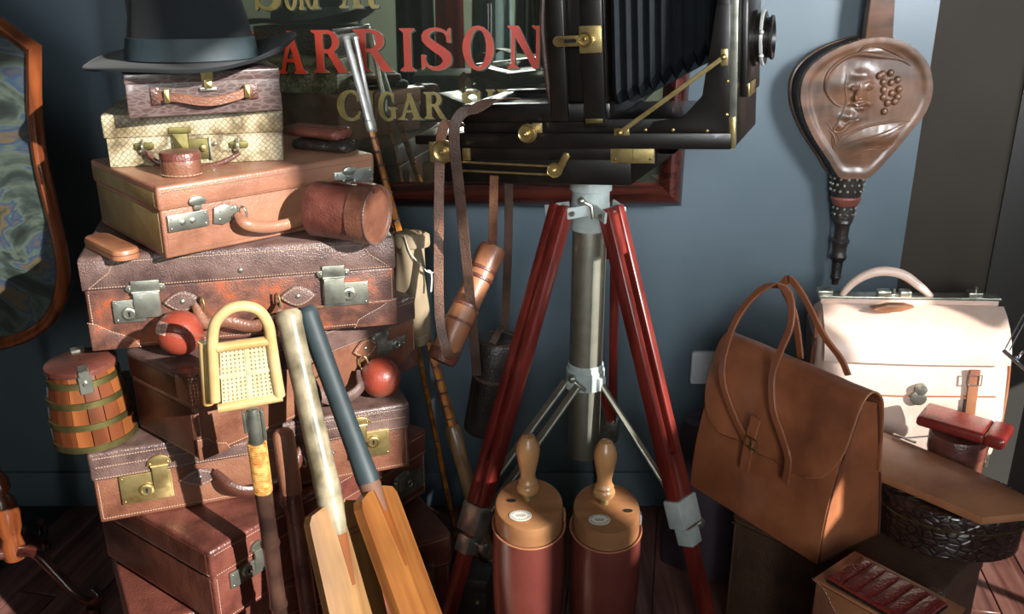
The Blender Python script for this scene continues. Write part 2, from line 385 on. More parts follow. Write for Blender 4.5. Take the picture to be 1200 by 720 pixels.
def bez(pts, n=24):
    'smooth path through points (Catmull-Rom)'
    P = [Vector(p) for p in pts]; P = [P[0]*2-P[1]]+P+[P[-1]*2-P[-2]]; out = []
    segs = len(P)-3; per = max(2, n//segs)
    for i in range(segs):
        a, b, c, d = P[i:i+4]
        for k in range(per):
            t = k/per; out.append(.5*((2*b)+(c-a)*t+(2*a-5*b+4*c-d)*t*t+(3*b-a-3*c+d)*t**3))
    out.append(P[-2].copy()); return out
def stitch(mb, path, step=.0042, ln=.0025, r=.0005, side=(0, -1, 0)):
    P = [Vector(p) for p in path]; acc = 0
    for a, b in zip(P, P[1:]):
        L = (b-a).length
        if L < 1e-6: continue
        d = (b-a)/L; x = -acc if acc else 0
        while x < L:
            if x >= 0: mb.sweep([a+d*x, a+d*min(x+ln, L+.001)], [(-r, -r), (r, -r), (r, r), (-r, r)], side)
            x += step
        acc = (L+acc) % step if False else 0
def circ(cx, cz, rx, rz=None, n=20, a0=0, a1=360):
    rz = rz or rx
    return [(cx+rx*math.cos(R_(a0+(a1-a0)*i/n)), cz+rz*math.sin(R_(a0+(a1-a0)*i/n))) for i in range(n+(0 if abs(a1-a0) == 360 else 1))]
def rrect(x0, z0, x1, z1, r, n=4):
    out = []
    for cx, cz, a in ((x1-r, z1-r, 0), (x0+r, z1-r, 90), (x0+r, z0+r, 180), (x1-r, z0+r, 270)):
        out += [(cx+r*math.cos(R_(a+90*i/n)), cz+r*math.sin(R_(a+90*i/n))) for i in range(n+1)]
    return out
# ------------------------------------------------------------ the room
YW = 2.13                                                    # back wall
XR = 1.06                                                    # corner to the dark wall on the right
def struct(name, a, b, mat, bev=0):
    return tag(obj(name, MB().box(a, b, bev), mat), kind='structure')
tag(obj('wall_back', MB().box((-2.3, YW, 0), (XR+.06, YW+.12, 2.9)), 'wall'), 'steel blue painted wall behind everything', kind='structure')
struct('wall_right', (XR, 1.98, 0), (XR+.14, YW, 2.9), 'dark_wall')
mb = MB(); mb.loft([[V(x, y, z) for x, y in ((.925, YW), (XR, 1.985), (XR, YW))] for z in (0, 2.9)])
tag(obj('trim_2', mb, 'pilaster', flat=True), kind='structure')
struct('trim_1', (XR+.06, YW, 0), (2.1, YW+.12, 2.9), 'dark_wall')
struct('wall_left', (-2.4, -2.4, 0), (-2.3, YW+.12, 2.9), 'dark_wall')
struct('ceiling', (-2.4, -2.4, 2.9), (2.2, YW+.12, 3.0), 'ceiling')
mb = MB()                                                    # unseen right wall, its gaps shaped to place the sun patches
X0, X1 = 2.0, 2.02
def opening_wall(mb, y0, y1, z0, z1, holes):
    ys = sorted({y0, y1, *[h[0] for h in holes], *[h[1] for h in holes]}); zs = sorted({z0, z1, *[h[2] for h in holes], *[h[3] for h in holes]})
    for a, b in zip(ys, ys[1:]):
        for c, d in zip(zs, zs[1:]):
            if any(h[0] <= (a+b)/2 <= h[1] and h[2] <= (c+d)/2 <= h[3] for h in holes): continue
            mb.box((X0, a, c), (X1, b, d))
HOLES = [(.555, .66, .40, 1.40), (.66, .80, .40, 1.35), (.92, 1.42, .30, .90), (-1.60, -.90, 1.30, 2.85), (-.90, -.70, 1.30, 2.60), (.80, .92, .40, 1.22), (-.70, -.58, 1.30, 2.25), (.03, .13, 1.20, 1.28), (-.38, -.20, 1.90, 2.09), (-.04, .05, 1.45, 1.93), (-.43, -.37, 1.44, 1.60)]
opening_wall(mb, -2.4, YW, 0, 2.9, HOLES)
tag(obj('sun_mask_wall', mb, 'room_wall', flat=True), kind='structure')
for i, h in enumerate(HOLES[2:3]):  # added trim round one of the out-of-view sun gaps
    f = MB()
    for a, b in (((X0-.01, h[0], h[2]), (X1, h[0]+.012, h[3])), ((X0-.01, h[1]-.012, h[2]), (X1, h[1], h[3])), ((X0-.01, h[0], h[2]), (X1, h[1], h[2]+.012)), ((X0-.01, h[0], h[3]-.012), (X1, h[1], h[3]))): f.box(a, b)
    tag(obj('sun_gap_frame_%d' % (i+1), f, 'dark_wall'), kind='structure')
struct('wall_front', (-2.4, -2.4, 0), (2.12, -2.3, 2.9), 'room_wall')
struct('baseboard_back', (-2.3, YW-.012, 0), (.925, YW, .10), 'wall', .004)
# floor with separate boards
fl = tag(obj('floor', MB().box((-2.4, -2.4, -.06), (2.12, YW+.12, -.012)), 'dark_wall'), kind='structure')
pm = MB().box((-.046, -.45, -.012), (.046, .45, 0), .0015, 1)
pl0 = obj('plank', pm, 'plank', fl)
fr = Matrix.Rotation(R_(-10), 4, 'Z'); first = True; cnt = 0
fillmb = MB()
for i in range(-26, 27):
    for j in range(-3, 4):
        p = fr @ V(i*.0945+1.0, j*.904+(i % 3)*.3+1.4, 0)
        if not (-2.35 < p.x < 2.05 and -2.3 < p.y < YW+.3): continue
        near = p.y > 1.0 and (p.x > .6 or p.x < -.6)
        if near:
            if first: o = pl0; first = False
            else: o = pl0.copy(); COL.objects.link(o); o.parent = fl
            o.matrix_basis = Matrix.Translation(p+V(0, 0, random.uniform(-.0008, .0004))) @ fr
        else: fillmb.box((-.046, -.45, -.012), (.046, .45, 0), 0, 1, Matrix.Translation(p) @ fr)
obj('plank_rest', fillmb, 'plank', fl, kind='stuff', flat=True)
# wall socket half hidden by the satchel
t = thing('wall_socket', 'white plastic wall socket plate, half hidden behind the russet satchel', 'socket', at(815, 430, Y=YW))
t_ = t.location
obj('plate', MB().prism(rrect(-.012, -.043, .074, .043, .006), -.010, 0, None, .002), 'plastic', t)
obj('rocker', MB().box((.03, -.013, -.008), (.045, -.009, .008), .001), 'plastic', t)

# ------------------------------------------------------------ lettered mirror sign
YG = 2.07
SG = thing('advertising_mirror', 'old mirror sign in a dark mahogany frame lettered HARRISON, hung behind the plate camera', 'mirror', at(480, 130, Y=YG))
def sg(px, py): p = on(SG, px, py, 0); return p.x, p.z
xL, _ = sg(190, 100); xR, zB = sg(771, 213); zT = zB+.78
obj('mirror_glass', MB().box((xL, 0, zB), (xR, .008, zT)), 'mirror', SG, flat=True)
prof = [(0, 0), (.006, -.016), (.022, -.030), (.036, -.026), (.048, -.012), (.056, 0.0), (.056, .04), (0, .04)]
def frame_side(a, b, nrm):
    'mitred moulding: a,b inner corners, nrm outwards'
    a, b, nrm = Vector((a[0], 0, a[1])), Vector((b[0], 0, b[1])), Vector((nrm[0], 0, nrm[1])); d = (b-a).normalized()
    m = MB(); r1 = [a+nrm*u-d*u+V(0, v, 0) for u, v in prof]; r2 = [b+nrm*u+d*u+V(0, v, 0) for u, v in prof]
    m.loft([r1, r2]); return m
for a, b, n in (((xL, zB), (xR, zB), (0, -1)), ((xR, zB), (xR, zT), (1, 0)), ((xR, zT), (xL, zT), (0, 1)), ((xL, zT), (xL, zB), (-1, 0))):
    obj('frame_rail', frame_side(a, b, n), 'mahogany', SG)
# serif letters, unit height, as lists of polygons
def stem(x, w, lo=0, hi=1, sf=.09, top=True, bot=True):
    out = [[(x, lo), (x+w, lo), (x+w, hi), (x, hi)]]
    if bot: out.append([(x-sf, lo), (x+w+sf, lo), (x+w+sf, lo+.03), (x+w, lo+.1), (x, lo+.1), (x-sf, lo+.03)])
    if top: out.append([(x-sf, hi), (x-sf, hi-.03), (x, hi-.1), (x+w, hi-.1), (x+w+sf, hi-.03), (x+w+sf, hi)])
    return out
def ringarc(cx, cz, rx, rz, ix, iz, a0, a1, n=20, icx=None):
    icx = cx if icx is None else icx; out = []
    for i in range(n):
        p, q = R_(a0+(a1-a0)*i/n), R_(a0+(a1-a0)*(i+1)/n)
        out.append([(cx+rx*math.cos(p), cz+rz*math.sin(p)), (cx+rx*math.cos(q), cz+rz*math.sin(q)), (icx+ix*math.cos(q), cz+iz*math.sin(q)), (icx+ix*math.cos(p), cz+iz*math.sin(p))])
    return out
def spine(pts, ws):
    P = bez([(x, 0, z) for x, z in pts], 28); n = len(P); out = []; e = []
    for i, p in enumerate(P):
        t = (P[min(i+1, n-1)]-P[max(i-1, 0)]).normalized(); u = i/(n-1)*(len(ws)-1); k = min(int(u), len(ws)-2); wd = ws[k]+(ws[k+1]-ws[k])*(u-k)
        e.append(((p.x-t.z*wd/2, p.z+t.x*wd/2), (p.x+t.z*wd/2, p.z-t.x*wd/2)))
    for a, b in zip(e, e[1:]): out.append([a[0], b[0], b[1], a[1]])
    return out
S_ = spine([(.52, .74), (.47, .9), (.3, .965), (.13, .88), (.12, .72), (.3, .53), (.48, .36), (.5, .17), (.33, .04), (.14, .09), (.06, .3)], [.03, .06, .07, .12, .17, .2, .2, .16, .1, .06, .03]) + [[(.5, .66), (.58, .66), (.58, 1), (.52, .95)], [(.02, .0), (.08, .06), (.1, .36), (.02, .36)]]
G_ = {
 'H': (.80, stem(.1, .17)+stem(.55, .17)+[[(.27, .46), (.55, .46), (.55, .54), (.27, .54)]]),
 'A': (.86, [[(.12, 0), (.22, 0), (.47, .82), (.42, 1)], [(.36, 1), (.5, 1), (.82, 0), (.6, 0)], [(.22, .27), (.66, .27), (.64, .35), (.25, .35)], [(.02, 0), (.3, 0), (.3, .03), (.22, .08), (.12, .08), (.02, .03)], [(.52, 0), (.9, 0), (.9, .03), (.8, .09), (.62, .09), (.52, .03)]]),
 'R': (.80, stem(.1, .17)+ringarc(.36, .735, .29, .265, .13, .19, -90, 90, 16)+[[(.2, .92), (.37, .92), (.37, 1), (.2, 1)], [(.2, .47), (.37, .47), (.37, .55), (.2, .55)], [(.34, .5), (.5, .52), (.78, .05), (.84, 0), (.6, 0)]]),
 'I': (.36, stem(.1, .17)),
 'S': (.62, S_),
 'O': (.80, ringarc(.4, .5, .39, .52, .2, .44, 0, 360, 40)),
 'N': (.86, stem(.12, .07)+stem(.68, .07, bot=False)+[[(.06, 1), (.28, 1), (.75, 0), (.62, 0)]]),
 'C': (.74, ringarc(.42, .5, .39, .52, .22, .43, 48, 312, 30, .45)+[[(.62, .66), (.68, .62), (.7, .98), (.62, .9)], [(.62, .1), (.66, .06), (.72, .3), (.66, .3)]]),
 'G': (.78, ringarc(.42, .5, .39, .52, .22, .43, 48, 318, 30, .45)+[[(.62, .66), (.68, .62), (.7, .98), (.62, .9)], [(.56, .08), (.73, .08), (.73, .42), (.56, .42)], [(.48, .4), (.8, .4), (.8, .46), (.48, .46)]]),
 'P': (.70, stem(.1, .17)+ringarc(.36, .71, .29, .29, .13, .21, -90, 90, 16)+[[(.2, .92), (.37, .92), (.37, 1), (.2, 1)], [(.2, .42), (.37, .42), (.37, .5), (.2, .5)]]),
 'o': (.52, ringarc(.25, .31, .25, .33, .11, .27, 0, 360, 24)),
 'l': (.32, stem(.08, .14, 0, 1, .06)),
 'd': (.58, ringarc(.26, .31, .25, .33, .12, .27, 0, 360, 24)+stem(.38, .14, 0, 1, .05)),
 't': (.40, [[(.12, .1), (.26, .1), (.26, .9), (.12, .78)], [(0, .58), (.4, .58), (.4, .66), (0, .66)], [(.12, .12), (.26, .12), (.36, .06), (.4, .12), (.38, .0), (.2, -.02)]]),
}
def letter(ch, px, py, hpx, wpx, mat, edge):
    x, z = sg(px, py); x2, _ = sg(px+wpx, py); _, z2 = sg(px, py-hpx); h = z2-z
    sx = (x2-x)/G_[ch][0]
    a, b, c = MB(), MB(), MB()
    for k_, po in enumerate(G_[ch][1]):
        q = [(x+u*sx, z+v*h) for u, v in po]; e_ = 3e-5*k_
        a.prism(q, -.0022-e_, -.0014)
        b.prism([(u+.0012, v-.0010) for u, v in q], -.0014-e_*.4, -.0008)
        c.prism([(u+.0042, v-.0032) for u, v in q], -.0008-e_*.4, -.0001)
    l = obj('letter', a, mat, SG, flat=True)
    obj('letter_edge', b, edge, l, flat=True); obj('letter_shadow', c, 'sign_shadow', l, flat=True)
for ch, x0, x1, yb in (('H', 266, 301, 87), ('A', 325, 359, 86), ('R', 367, 407, 85), ('R', 415, 460, 84), ('I', 469, 487, 83), ('S', 493, 531, 82), ('O', 542, 579, 81), ('N', 593, 637, 80), ('S', 648, 684, 79)):
    letter(ch, x0, yb, 50, x1-x0, 'sign_red', 'gold')
for ch, x0, x1, yb, h in (('C', 395, 424, 141, 35), ('I', 430, 440, 141, 35), ('G', 443, 465, 141, 33), ('A', 466, 494, 140, 31), ('R', 497, 522, 139, 31), ('S', 540, 564, 137, 31), ('H', 569, 592, 136, 31), ('O', 594, 620, 136, 29), ('P', 624, 646, 135, 30)):
    letter(ch, x0, yb, h, x1-x0, 'gold', 'gold')
for ch, x0, x1, yb, h in (('S', 299, 331, 12, 50), ('o', 334, 349, 11, 48), ('l', 350, 358, 11, 48), ('d', 358, 374, 10, 48), ('A', 397, 424, 9, 50), ('t', 427, 444, 9, 40)):
    letter(ch, x0, yb, h, x1-x0, 'gold', 'gold')

# ------------------------------------------------------------ things across the room that the mirror sign shows
def mir(px, py, Y):
    p = at(px, py, Y=2*YG-Y); return V(p.x, Y, p.z)
def garment(name, label, px, wpx, ybot, Y, mat, fold, cat='coat'):
    c = mir(px, 40, Y); zb = mir(px, ybot, Y).z; hw = abs(mir(px+wpx/2, 40, Y).x-c.x)
    t = thing(name, label, cat, (c.x, Y, zb), group='clothes on the rail across the room')
    zt = 1.62-zb; rings = []
    for k in range(15):
        u = k/14; z = zt*u; n = 40
        wd = hw*(1.0-.10*u) if u < .82 else hw*(.9*max(0,1-(u-.82)/.18)**.5+.08)
        dp = .07*(1-.3*u) if u < .85 else .05*(1-(u-.85)/.2)
        rings.append([V(wd*(1+.04*math.sin(9*a+fold)*(1-u))*math.cos(a), dp*(1+.3*math.sin(7*a+fold*2)*(1-.7*u))*math.sin(a), z) for a in [2*math.pi*j/n for j in range(n)]])
    obj('cloth', MB().loft(rings), mat, t)
    obj('hook', MB().tube([V(0, 0, zt-.01), V(0, 0, zt+.03), V(.015, 0, zt+.05), V(.02, 0, zt+.065), V(0, 0, zt+.082), V(-.015, 0, zt+.072)], .002, 6), 'steel', t)
    return t
garment('black_coat', 'long black coat on a hanger, dark shape left of the red cloth in the mirror', 487, 46, 105, -1.0, 'cloth_black', 0)
garment('red_dress', 'crimson garment on a hanger, seen in the mirror between the letters S and O', 527, 34, 80, -1.05, 'cloth_red', 1.2, 'dress')
g_ = garment('grey_coat', 'slate grey coat with a light zip, seen in the mirror behind the letter O', 577, 50, 84, -1.0, 'cloth_grey', 2.2)
garment('dark_jacket', 'dark jacket at the right end of the clothes rail seen in the mirror', 622, 38, 62, -1.08, 'cloth_black', 3.3, 'jacket')
obj('zip', MB().tube([V(-.02, .085, .35), V(-.02, .082, .12), V(-.005, .085, .10), V(-.005, .08, .35)], .003, 6), 'plastic', g_)
t = thing('clothes_rail', 'chrome clothes rail across the room, seen only in the mirror', 'rail', (-.2, -1.02, 0))
obj('rail', MB().tube([V(-.6, 0, 1.70), V(.8, 0, 1.70)], .014, 10), 'chrome', t)
for x in (-.6, .8): obj('post', MB().tube([V(x, 0, .015), V(x, 0, 1.70)], .012, 10), 'chrome', t); obj('foot', MB().box((x-.02, -.2, 0), (x+.02, .2, .02), .004), 'chrome', t)
a, b = mir(486, 136, -.55), mir(640, 88, -.55)
t = thing('canvas_trunk', 'grey green canvas trunk with pale labels, reflected low in the mirror', 'trunk', (a.x, -.75, 0))
obj('body', MB().box((0, -.1, .02), (b.x-a.x+.15, .2, b.z-.07), .008), 'trunk_green', t)
obj('lid', MB().box((-.004, -.104, b.z-.07), (b.x-a.x+.154, .204, b.z), .008), 'trunk_green', t)
pa, pb = mir(546, 112, -.55), mir(586, 90, -.55)
obj('paper_label', MB().box((pa.x-a.x, .2, pa.z), (pb.x-a.x, .206, b.z-.008)), 'paper', t, flat=True)
obj('strap', MB().box((pa.x-a.x+.035, .204, .02), (pa.x-a.x+.06, .212, b.z)), 'strap_tan', t, flat=True)
pc = mir(604, 93, -.55); obj('round_label', MB().lathe([(.014, 0), (.014, .004)], (pc.x-a.x, .203, pc.z-.0), (0, 1, 0), 20), 'gold', t)
# ------------------------------------------------------------ cases
def case_root(name, label, o, yaw, pit=0, rol=0, group=None, cat='suitcase'):
    return thing(name, label, cat, o, rot3(yaw, pit, rol), group)
def case_box(t, w, d, h, lf, mat, lidmat=None, sidemat=None, bev=.006, lip=.003, seam=True, st=True, stm='thread'):
    zs = h*(1-lf)
    obj('body', MB().box((lip, lip, 0), (w-lip, d-lip, zs+.004), bev*.7, 3), mat, t)
    obj('lid', MB().box((0, 0, zs), (w, d, h), bev, 3), lidmat or mat, t)
    if sidemat:
        obj('side_panel', MB().box((-.0012, .012, zs+.006), (.002, d-.012, h-.010), .001), sidemat, t)
        obj('side_panel', MB().box((lip-.0014, .012, .008), (lip+.002, d-.012, zs-.004), .001), sidemat, t)
    if st:
        m = MB()
        stitch(m, [(.008, -.0004, zs+.006), (w-.008, -.0004, zs+.006)])
        stitch(m, [(-.0004, .008, zs+.006), (-.0004, d-.008, zs+.006)], side=(-1, 0, 0))
        stitch(m, [(.009, lip-.0004, .01), (.009, lip-.0004, zs-.005)])
        stitch(m, [(.009, lip-.0004, .008), (w-.009, lip-.0004, .008)])
        stitch(m, [(w-.009, lip-.0004, .01), (w-.009, lip-.0004, zs-.005)])
        stitch(m, [(.008, -.0004, h-.010), (w-.008, -.0004, h-.010)])
        obj('stitching', m, stm, t, kind='stuff', flat=True)
    return zs
def lens(cx, cz, rx, rz, n=10, tilt=0):
    out = []
    for s in (1, -1):
        for i in range(n):
            u = -1+2*i/n; u *= s; out.append((cx+u*rx*-1 if False else cx+u*rx, cz+s*rz*(1-abs(u)**1.7)))
    c, s_ = math.cos(R_(tilt)), math.sin(R_(tilt))
    return [(cx+(x-cx)*c-(z-cz)*s_, cz+(x-cx)*s_+(z-cz)*c) for x, z in out]
def mount(t, cx, cz, rx, rz, mat, y=0, stm='thread', ring=True, flip=1):
    m = obj('handle_mount', MB().prism(lens(cx, cz, rx, rz), y-.003, y, None, .001), mat, t)
    s = MB(); P = lens(cx, cz, rx*.86, rz*.8); stitch(s, [(x, y-.0033, z) for x, z in P+[P[0]]]); obj('stitching', s, stm, m, kind='stuff', flat=True)
    obj('rivet', MB().ball((cx, y-.003, cz), .0045, 12, 8, (1, .5, 1)), 'nickel', m)
def patch(t, poly, mat, y=0, stm='thread'):
    m = obj('corner_patch', MB().prism(poly, y-.0016, y+.001, None, .0006), mat, t)
def keyhole(parent, x, z, y, r, mat):
    obj('key_boss', MB().lathe([(r*1.15, 0), (r*1.15, .001), (r, .0035), (r*.72, .0045), (r*.62, .0032), (0.0001, .0032)], (x, y, z), (0, -1, 0), 24, cap=False), mat, parent)
    obj('keyhole', MB().prism(circ(x, z+r*.16, r*.2, n=12)+[], y-.0036, y-.003).prism([(x-r*.1, z+r*.1), (x+r*.1, z+r*.1), (x+r*.16, z-r*.42), (x-r*.16, z-r*.42)], y-.0036, y-.003), 'hole', parent, flat=True)
def lock(t, x0, z0, x1, z1, mat, boss=None, hasp=None, y=0, r=None, ears=True, rnd=False):
    'plate rectangle, boss centre, hasp rectangle in local x,z'
    lx, lz = min(x0, x1), min(z0, z1); hx, hz = max(x0, x1), max(z0, z1)
    L = obj('lock_plate', MB().prism(rrect(lx, lz, hx, hz, .002), y-.0025, y+.001, None, .0008), mat, t)
    k = MB()
    for a in (lx+.005, hx-.005):
        for b in (lz+.005, hz-.005): k.ball((a, y-.0025, b), .0019, 8, 5, (1, .6, 1))
    obj('rivets', k, mat, L, kind='stuff')
    if boss: keyhole(L, boss[0], boss[1], y-.0025, r or (hz-lz)*.24, mat)
    if hasp:
        a, c, b, e = hasp; a, b = min(a, b), max(a, b); c, e = min(c, e), max(c, e)
        m = MB().prism(rrect(a, c, b, c+(e-c)*.68, .0015), y-.0075, y-.0035, None, .001)
        m.sweep([V(a-.001, y-.006, c+(e-c)*.70), V(b+.001, y-.006, c+(e-c)*.70)], [(.0022*math.cos(i*.785), .0022*math.sin(i*.785)) for i in range(8)])
        if rnd:
            mx = (a+b)/2; m.prism(circ(mx, c+(e-c)*.72, (b-a)*.78, (e-c)*.28, 14, 0, 180), y-.005, y-.001, None, .0008)
            for s in (-1, 1): m.ball((mx+s*(b-a)*.55, y-.005, c+(e-c)*.78), .002, 8, 5)
        else:
            m.prism(rrect(a-(b-a)*.04, c+(e-c)*.72, b+(b-a)*.04, e, .0015), y-.005, y-.001, None, .0008)
            if ears:
                for s in (a-.004, b+.004): m.prism(circ(s, c+(e-c)*.80, .0058, n=14), y-.004, y-.001, None, .0006); m.ball((s, y-.004, c+(e-c)*.80), .002, 8, 5)
        obj('hasp', m, mat, L)
    return L
def handle(t, pts, r, mat, flat=1.5, side=(0, 1, 0)):
    P = bez(pts, 26); n = len(P)
    prof = [(math.cos(2*math.pi*j/10)*.8, math.sin(2*math.pi*j/10)*flat) for j in range(10)]
    rs = [r*(.55+.45*min(1, math.sin(math.pi*min(max(i/(n-1), .0), 1))*2.2)) for i in range(n)]
    return obj('handle', MB().sweep(P, prof, side, False, rs), mat, t)
def dring(t, c, r, mat, nrm=(0, 1, 0), wire=.0018, ry=None):
    ax = Vector(nrm).normalized(); u = V(0, 0, 1); v = ax.cross(u)
    if v.length < .1: u = V(1, 0, 0); v = ax.cross(u)
    P = [Vector(c)+u*((ry or r)*math.cos(a))+v.normalized()*(r*math.sin(a)) for a in [2*math.pi*i/20 for i in range(20)]]
    return obj('ring', MB().tube(P, wire, 6, nrm, True), mat, t)
def px2(t, pts, y=0): return [(on(t, a, b, y).x, on(t, a, b, y).z) for a, b in pts]

GS = 'leather cases in the tall left stack'
# C0 lowest
t = case_root('travel_trunk', 'lowest case of the left stack, oxblood brown, its small nickel lock behind the bats', (-.618, 1.246, 0), 29, 0, 0, GS, 'trunk')
W, D, H0 = .575, .31, .322
zs = case_box(t, W, D, H0, .22, 'oxblood')
a, b, c = on(t, 478, 700), on(t, 508, 655), on(t, 494, 678)
lock(t, a.x, a.z, b.x, b.z-.008, 'nickel', (c.x+.004, c.z-.004), (a.x+.006, c.z-.004, a.x+.028, b.z+.018), ears=True)
# C1
t = case_root('suitcase', 'dark brown suitcase turned end-on, second from the bottom of the left stack', (-.474, 1.241, .330), 53.5, 0, 0, GS)
zs = case_box(t, .512, .329, .146, .37, 'oxblood', 'oxblood', 'dark')
p = px2(t, [(271, 691), (307, 650), (289, 668), (290, 672), (306, 630)])
lock(t, p[0][0], p[0][1], p[1][0]+.012, p[1][1], 'nickel', (p[2][0], p[2][1]), (p[3][0]+.014, p[3][1]-.002, p[3][0]+.034, p[4][1]), r=.0095, rnd=True)
p = px2(t, [(462, 590), (495, 545), (478, 566)])
lock(t, p[0][0], p[0][1], p[1][0], p[1][1], 'nickel', p[2], (p[2][0]-.03, p[2][1]-.005, p[2][0]-.008, p[1][1]+.012), r=.009)
mount(t, .2, .055, .035, .018, 'dark'); mount(t, .33, .055, .035, .018, 'dark')
# C2
t = case_root('suitcase', 'plum brown suitcase with two square brass locks, carrying the small barrel', (-.677, 1.315, .477), 20.7, 0, 0, GS)
W, D, Hh = .529, .33, .130
zs = case_box(t, W, D, Hh, .40, 'brown', 'plum_lid')
s = MB(); stitch(s, [(.01, -.0006, zs+.026), (W-.01, -.0006, zs+.026)]); obj('stitching', s, 'thread', t, kind='stuff', flat=True)
p = px2(t, [(144, 592), (200, 549), (172, 573), (178, 572), (196, 531)])
lock(t, p[0][0], p[0][1], p[1][0], p[1][1], 'brass', p[2], (p[3][0]+.004, p[3][1], p[4][0]-.002, p[4][1]), r=.011, rnd=True)
p = px2(t, [(409, 540), (456, 502), (437, 517), (410, 520), (428, 487)])
lock(t, p[0][0], p[0][1], p[1][0], p[1][1], 'brass', p[2], (p[3][0], p[3][1], p[4][0], p[4][1]), r=.011, rnd=True)
m1, m2 = px2(t, [(234, 559), (372, 533)])
mount(t, m1[0], m1[1], .033, .016, 'plum_lid'); mount(t, m2[0], m2[1], .033, .016, 'plum_lid')
h1 = px2(t, [(252, 558), (275, 572), (310, 572), (340, 552), (356, 528)], -.025)
handle(t, [V(h1[0][0], -.008, h1[0][1])]+[V(x, -.030, z) for x, z in h1[1:4]]+[V(h1[4][0], -.008, h1[4][1])], .007, 'dark')
r1 = px2(t, [(354, 537)])[0]; dring(t, (r1[0], -.012, r1[1]), .010, 'nickel', (1, .4, 0))
# C3
t = case_root('suitcase', 'red brown suitcase turned end-on, directly under the widest mottled suitcase', (-.486, 1.285, .610), 50.5, 0, 0, GS)
W, D, Hh = .482, .187, .145
zs = case_box(t, W, D, Hh, .36, 'brown', 'plum_lid', 'dark', bev=.009)
p = circ(0, 0, .05, .045, 8, 0, 90)
patch(t, [(0.001, 0.001), (.055, 0.001), (.05, .014), (.03, .022), (.02, .034), (.001, .038)], 'brown', .003)
patch(t, [(0.001, zs+.002), (.034, zs+.002), (.04, zs+.014), (.034, Hh-.004), (.006, Hh-.003), (.001, Hh-.01)], 'brown', -.0002)
patch(t, [(W-.001, .001), (W-.055, .001), (W-.05, .014), (W-.03, .022), (W-.02, .034), (W-.001, .038)], 'mottled', .003)
obj('corner_cap', MB().box((-.0035, -.0035, zs+.002), (.034, .042, Hh+.0028), .010, 4), 'brown', t)
s = MB(); stitch(s, [(.055, .001, .003), (.05, .001, .014), (.03, .001, .022), (.02, .001, .034), (.002, .001, .038)]); stitch(s, [(.034, -.0022, zs+.003), (.04, -.0022, zs+.014), (.034, -.0022, Hh-.006)]); obj('stitching', s, 'thread', t, kind='stuff', flat=True)
p = px2(t, [(444, 416), (474, 392), (463, 403), (442, 417), (456, 386)])
lock(t, p[0][0], p[0][1], p[1][0], p[1][1], 'nickel', p[2], (p[3][0]-.004, p[3][1]-.002, p[3][0]+.020, p[4][1]+.004), r=.009)
m1, m2 = px2(t, [(318, 458), (428, 408)])
mount(t, m1[0], m1[1], .03, .016, 'brown'); mount(t, m2[0], m2[1], .03, .018, 'brown')
h1 = px2(t, [(364, 440), (372, 462), (398, 466), (418, 452), (424, 436)], -.02)
handle(t, [V(h1[0][0], -.012, h1[0][1])]+[V(x, -.03, z) for x, z in h1[1:4]]+[V(h1[4][0], -.012, h1[4][1])], .007, 'plum_lid')
r1 = px2(t, [(421, 424), (364, 432)]); dring(t, (r1[0][0], -.012, r1[0][1]), .008, 'brass', (1, .5, 0), ry=.014); dring(t, (r1[1][0], -.012, r1[1][1]), .008, 'brass', (1, .5, 0), ry=.014)
# C4
t = case_root('suitcase', 'widest suitcase of the stack, mottled red brown with two large nickel locks', (-.671, 1.377, .757), 14.1, 0, 0, GS); C4 = t
W, D, Hh = .492, .36, .158
zs = case_box(t, W, D, Hh, .36, 'mottled', 'plum_lid', bev=.008)
sc = MB()
for sx in (0, 1):
    f = (lambda x: x) if sx == 0 else (lambda x: W-x)
    A = [(.002, .002), (.075, .002), (.068, .016), (.05, .026), (.032, .034), (.014, .046), (.002, .05)]
    B = [(.002, zs+.003), (.012, zs+.006), (.03, zs+.02), (.044, zs+.03), (.052, zs+.044), (.054, Hh-.006), (.002, Hh-.006)]
    patch(t, [(f(x), z) for x, z in A], 'mottled', .003); patch(t, [(f(x), z) for x, z in B], 'plum_lid', 0)
    stitch(sc, [(f(x), .0008, z) for x, z in A[1:]]); stitch(sc, [(f(x), -.0022, z) for x, z in B[1:6]])
obj('stitching', sc, 'thread', t, kind='stuff', flat=True)
obj('welt', MB().box((.3, -.0002, .043), (W-.004, .004, .047), .0008), 'brown', t)
for q in (((135, 379), (168, 350), (152, 367), (160, 372), (185, 327)), ((380, 360), (431, 329), (409, 344), (381, 356), (402, 310))):
    p = px2(t, q); lock(t, p[0][0], p[0][1], p[1][0], p[1][1], 'nickel', p[2], (p[3][0], p[3][1], p[4][0], p[4][1]), r=.0105)
m1, m2 = px2(t, [(214, 353), (349, 347)])
mount(t, m1[0], m1[1], .030, .018, 'plum_lid'); mount(t, m2[0], m2[1], .030, .018, 'plum_lid')
h1 = px2(t, [(228, 360), (240, 378), (262, 376), (296, 382), (322, 372), (329, 358)], -.02)
handle(t, [V(h1[0][0], -.010, h1[0][1])]+[V(x, -.022, z) for x, z in h1[1:5]]+[V(h1[5][0], -.010, h1[5][1])], .0085, 'brown', 1.2)
r1 = px2(t, [(237, 356), (325, 352)]); dring(t, (r1[0][0], -.012, r1[0][1]), .008, 'brass', (1, .6, 0), ry=.016); dring(t, (r1[1][0], -.012, r1[1][1]), .008, 'brass', (1, .6, 0), ry=.016)
p = px2(t, [(282, 317)])[0]; obj('stud', MB().ball((p[0], -.001, p[1]), .0045, 12, 8, (1, .5, 1)), 'nickel', t)
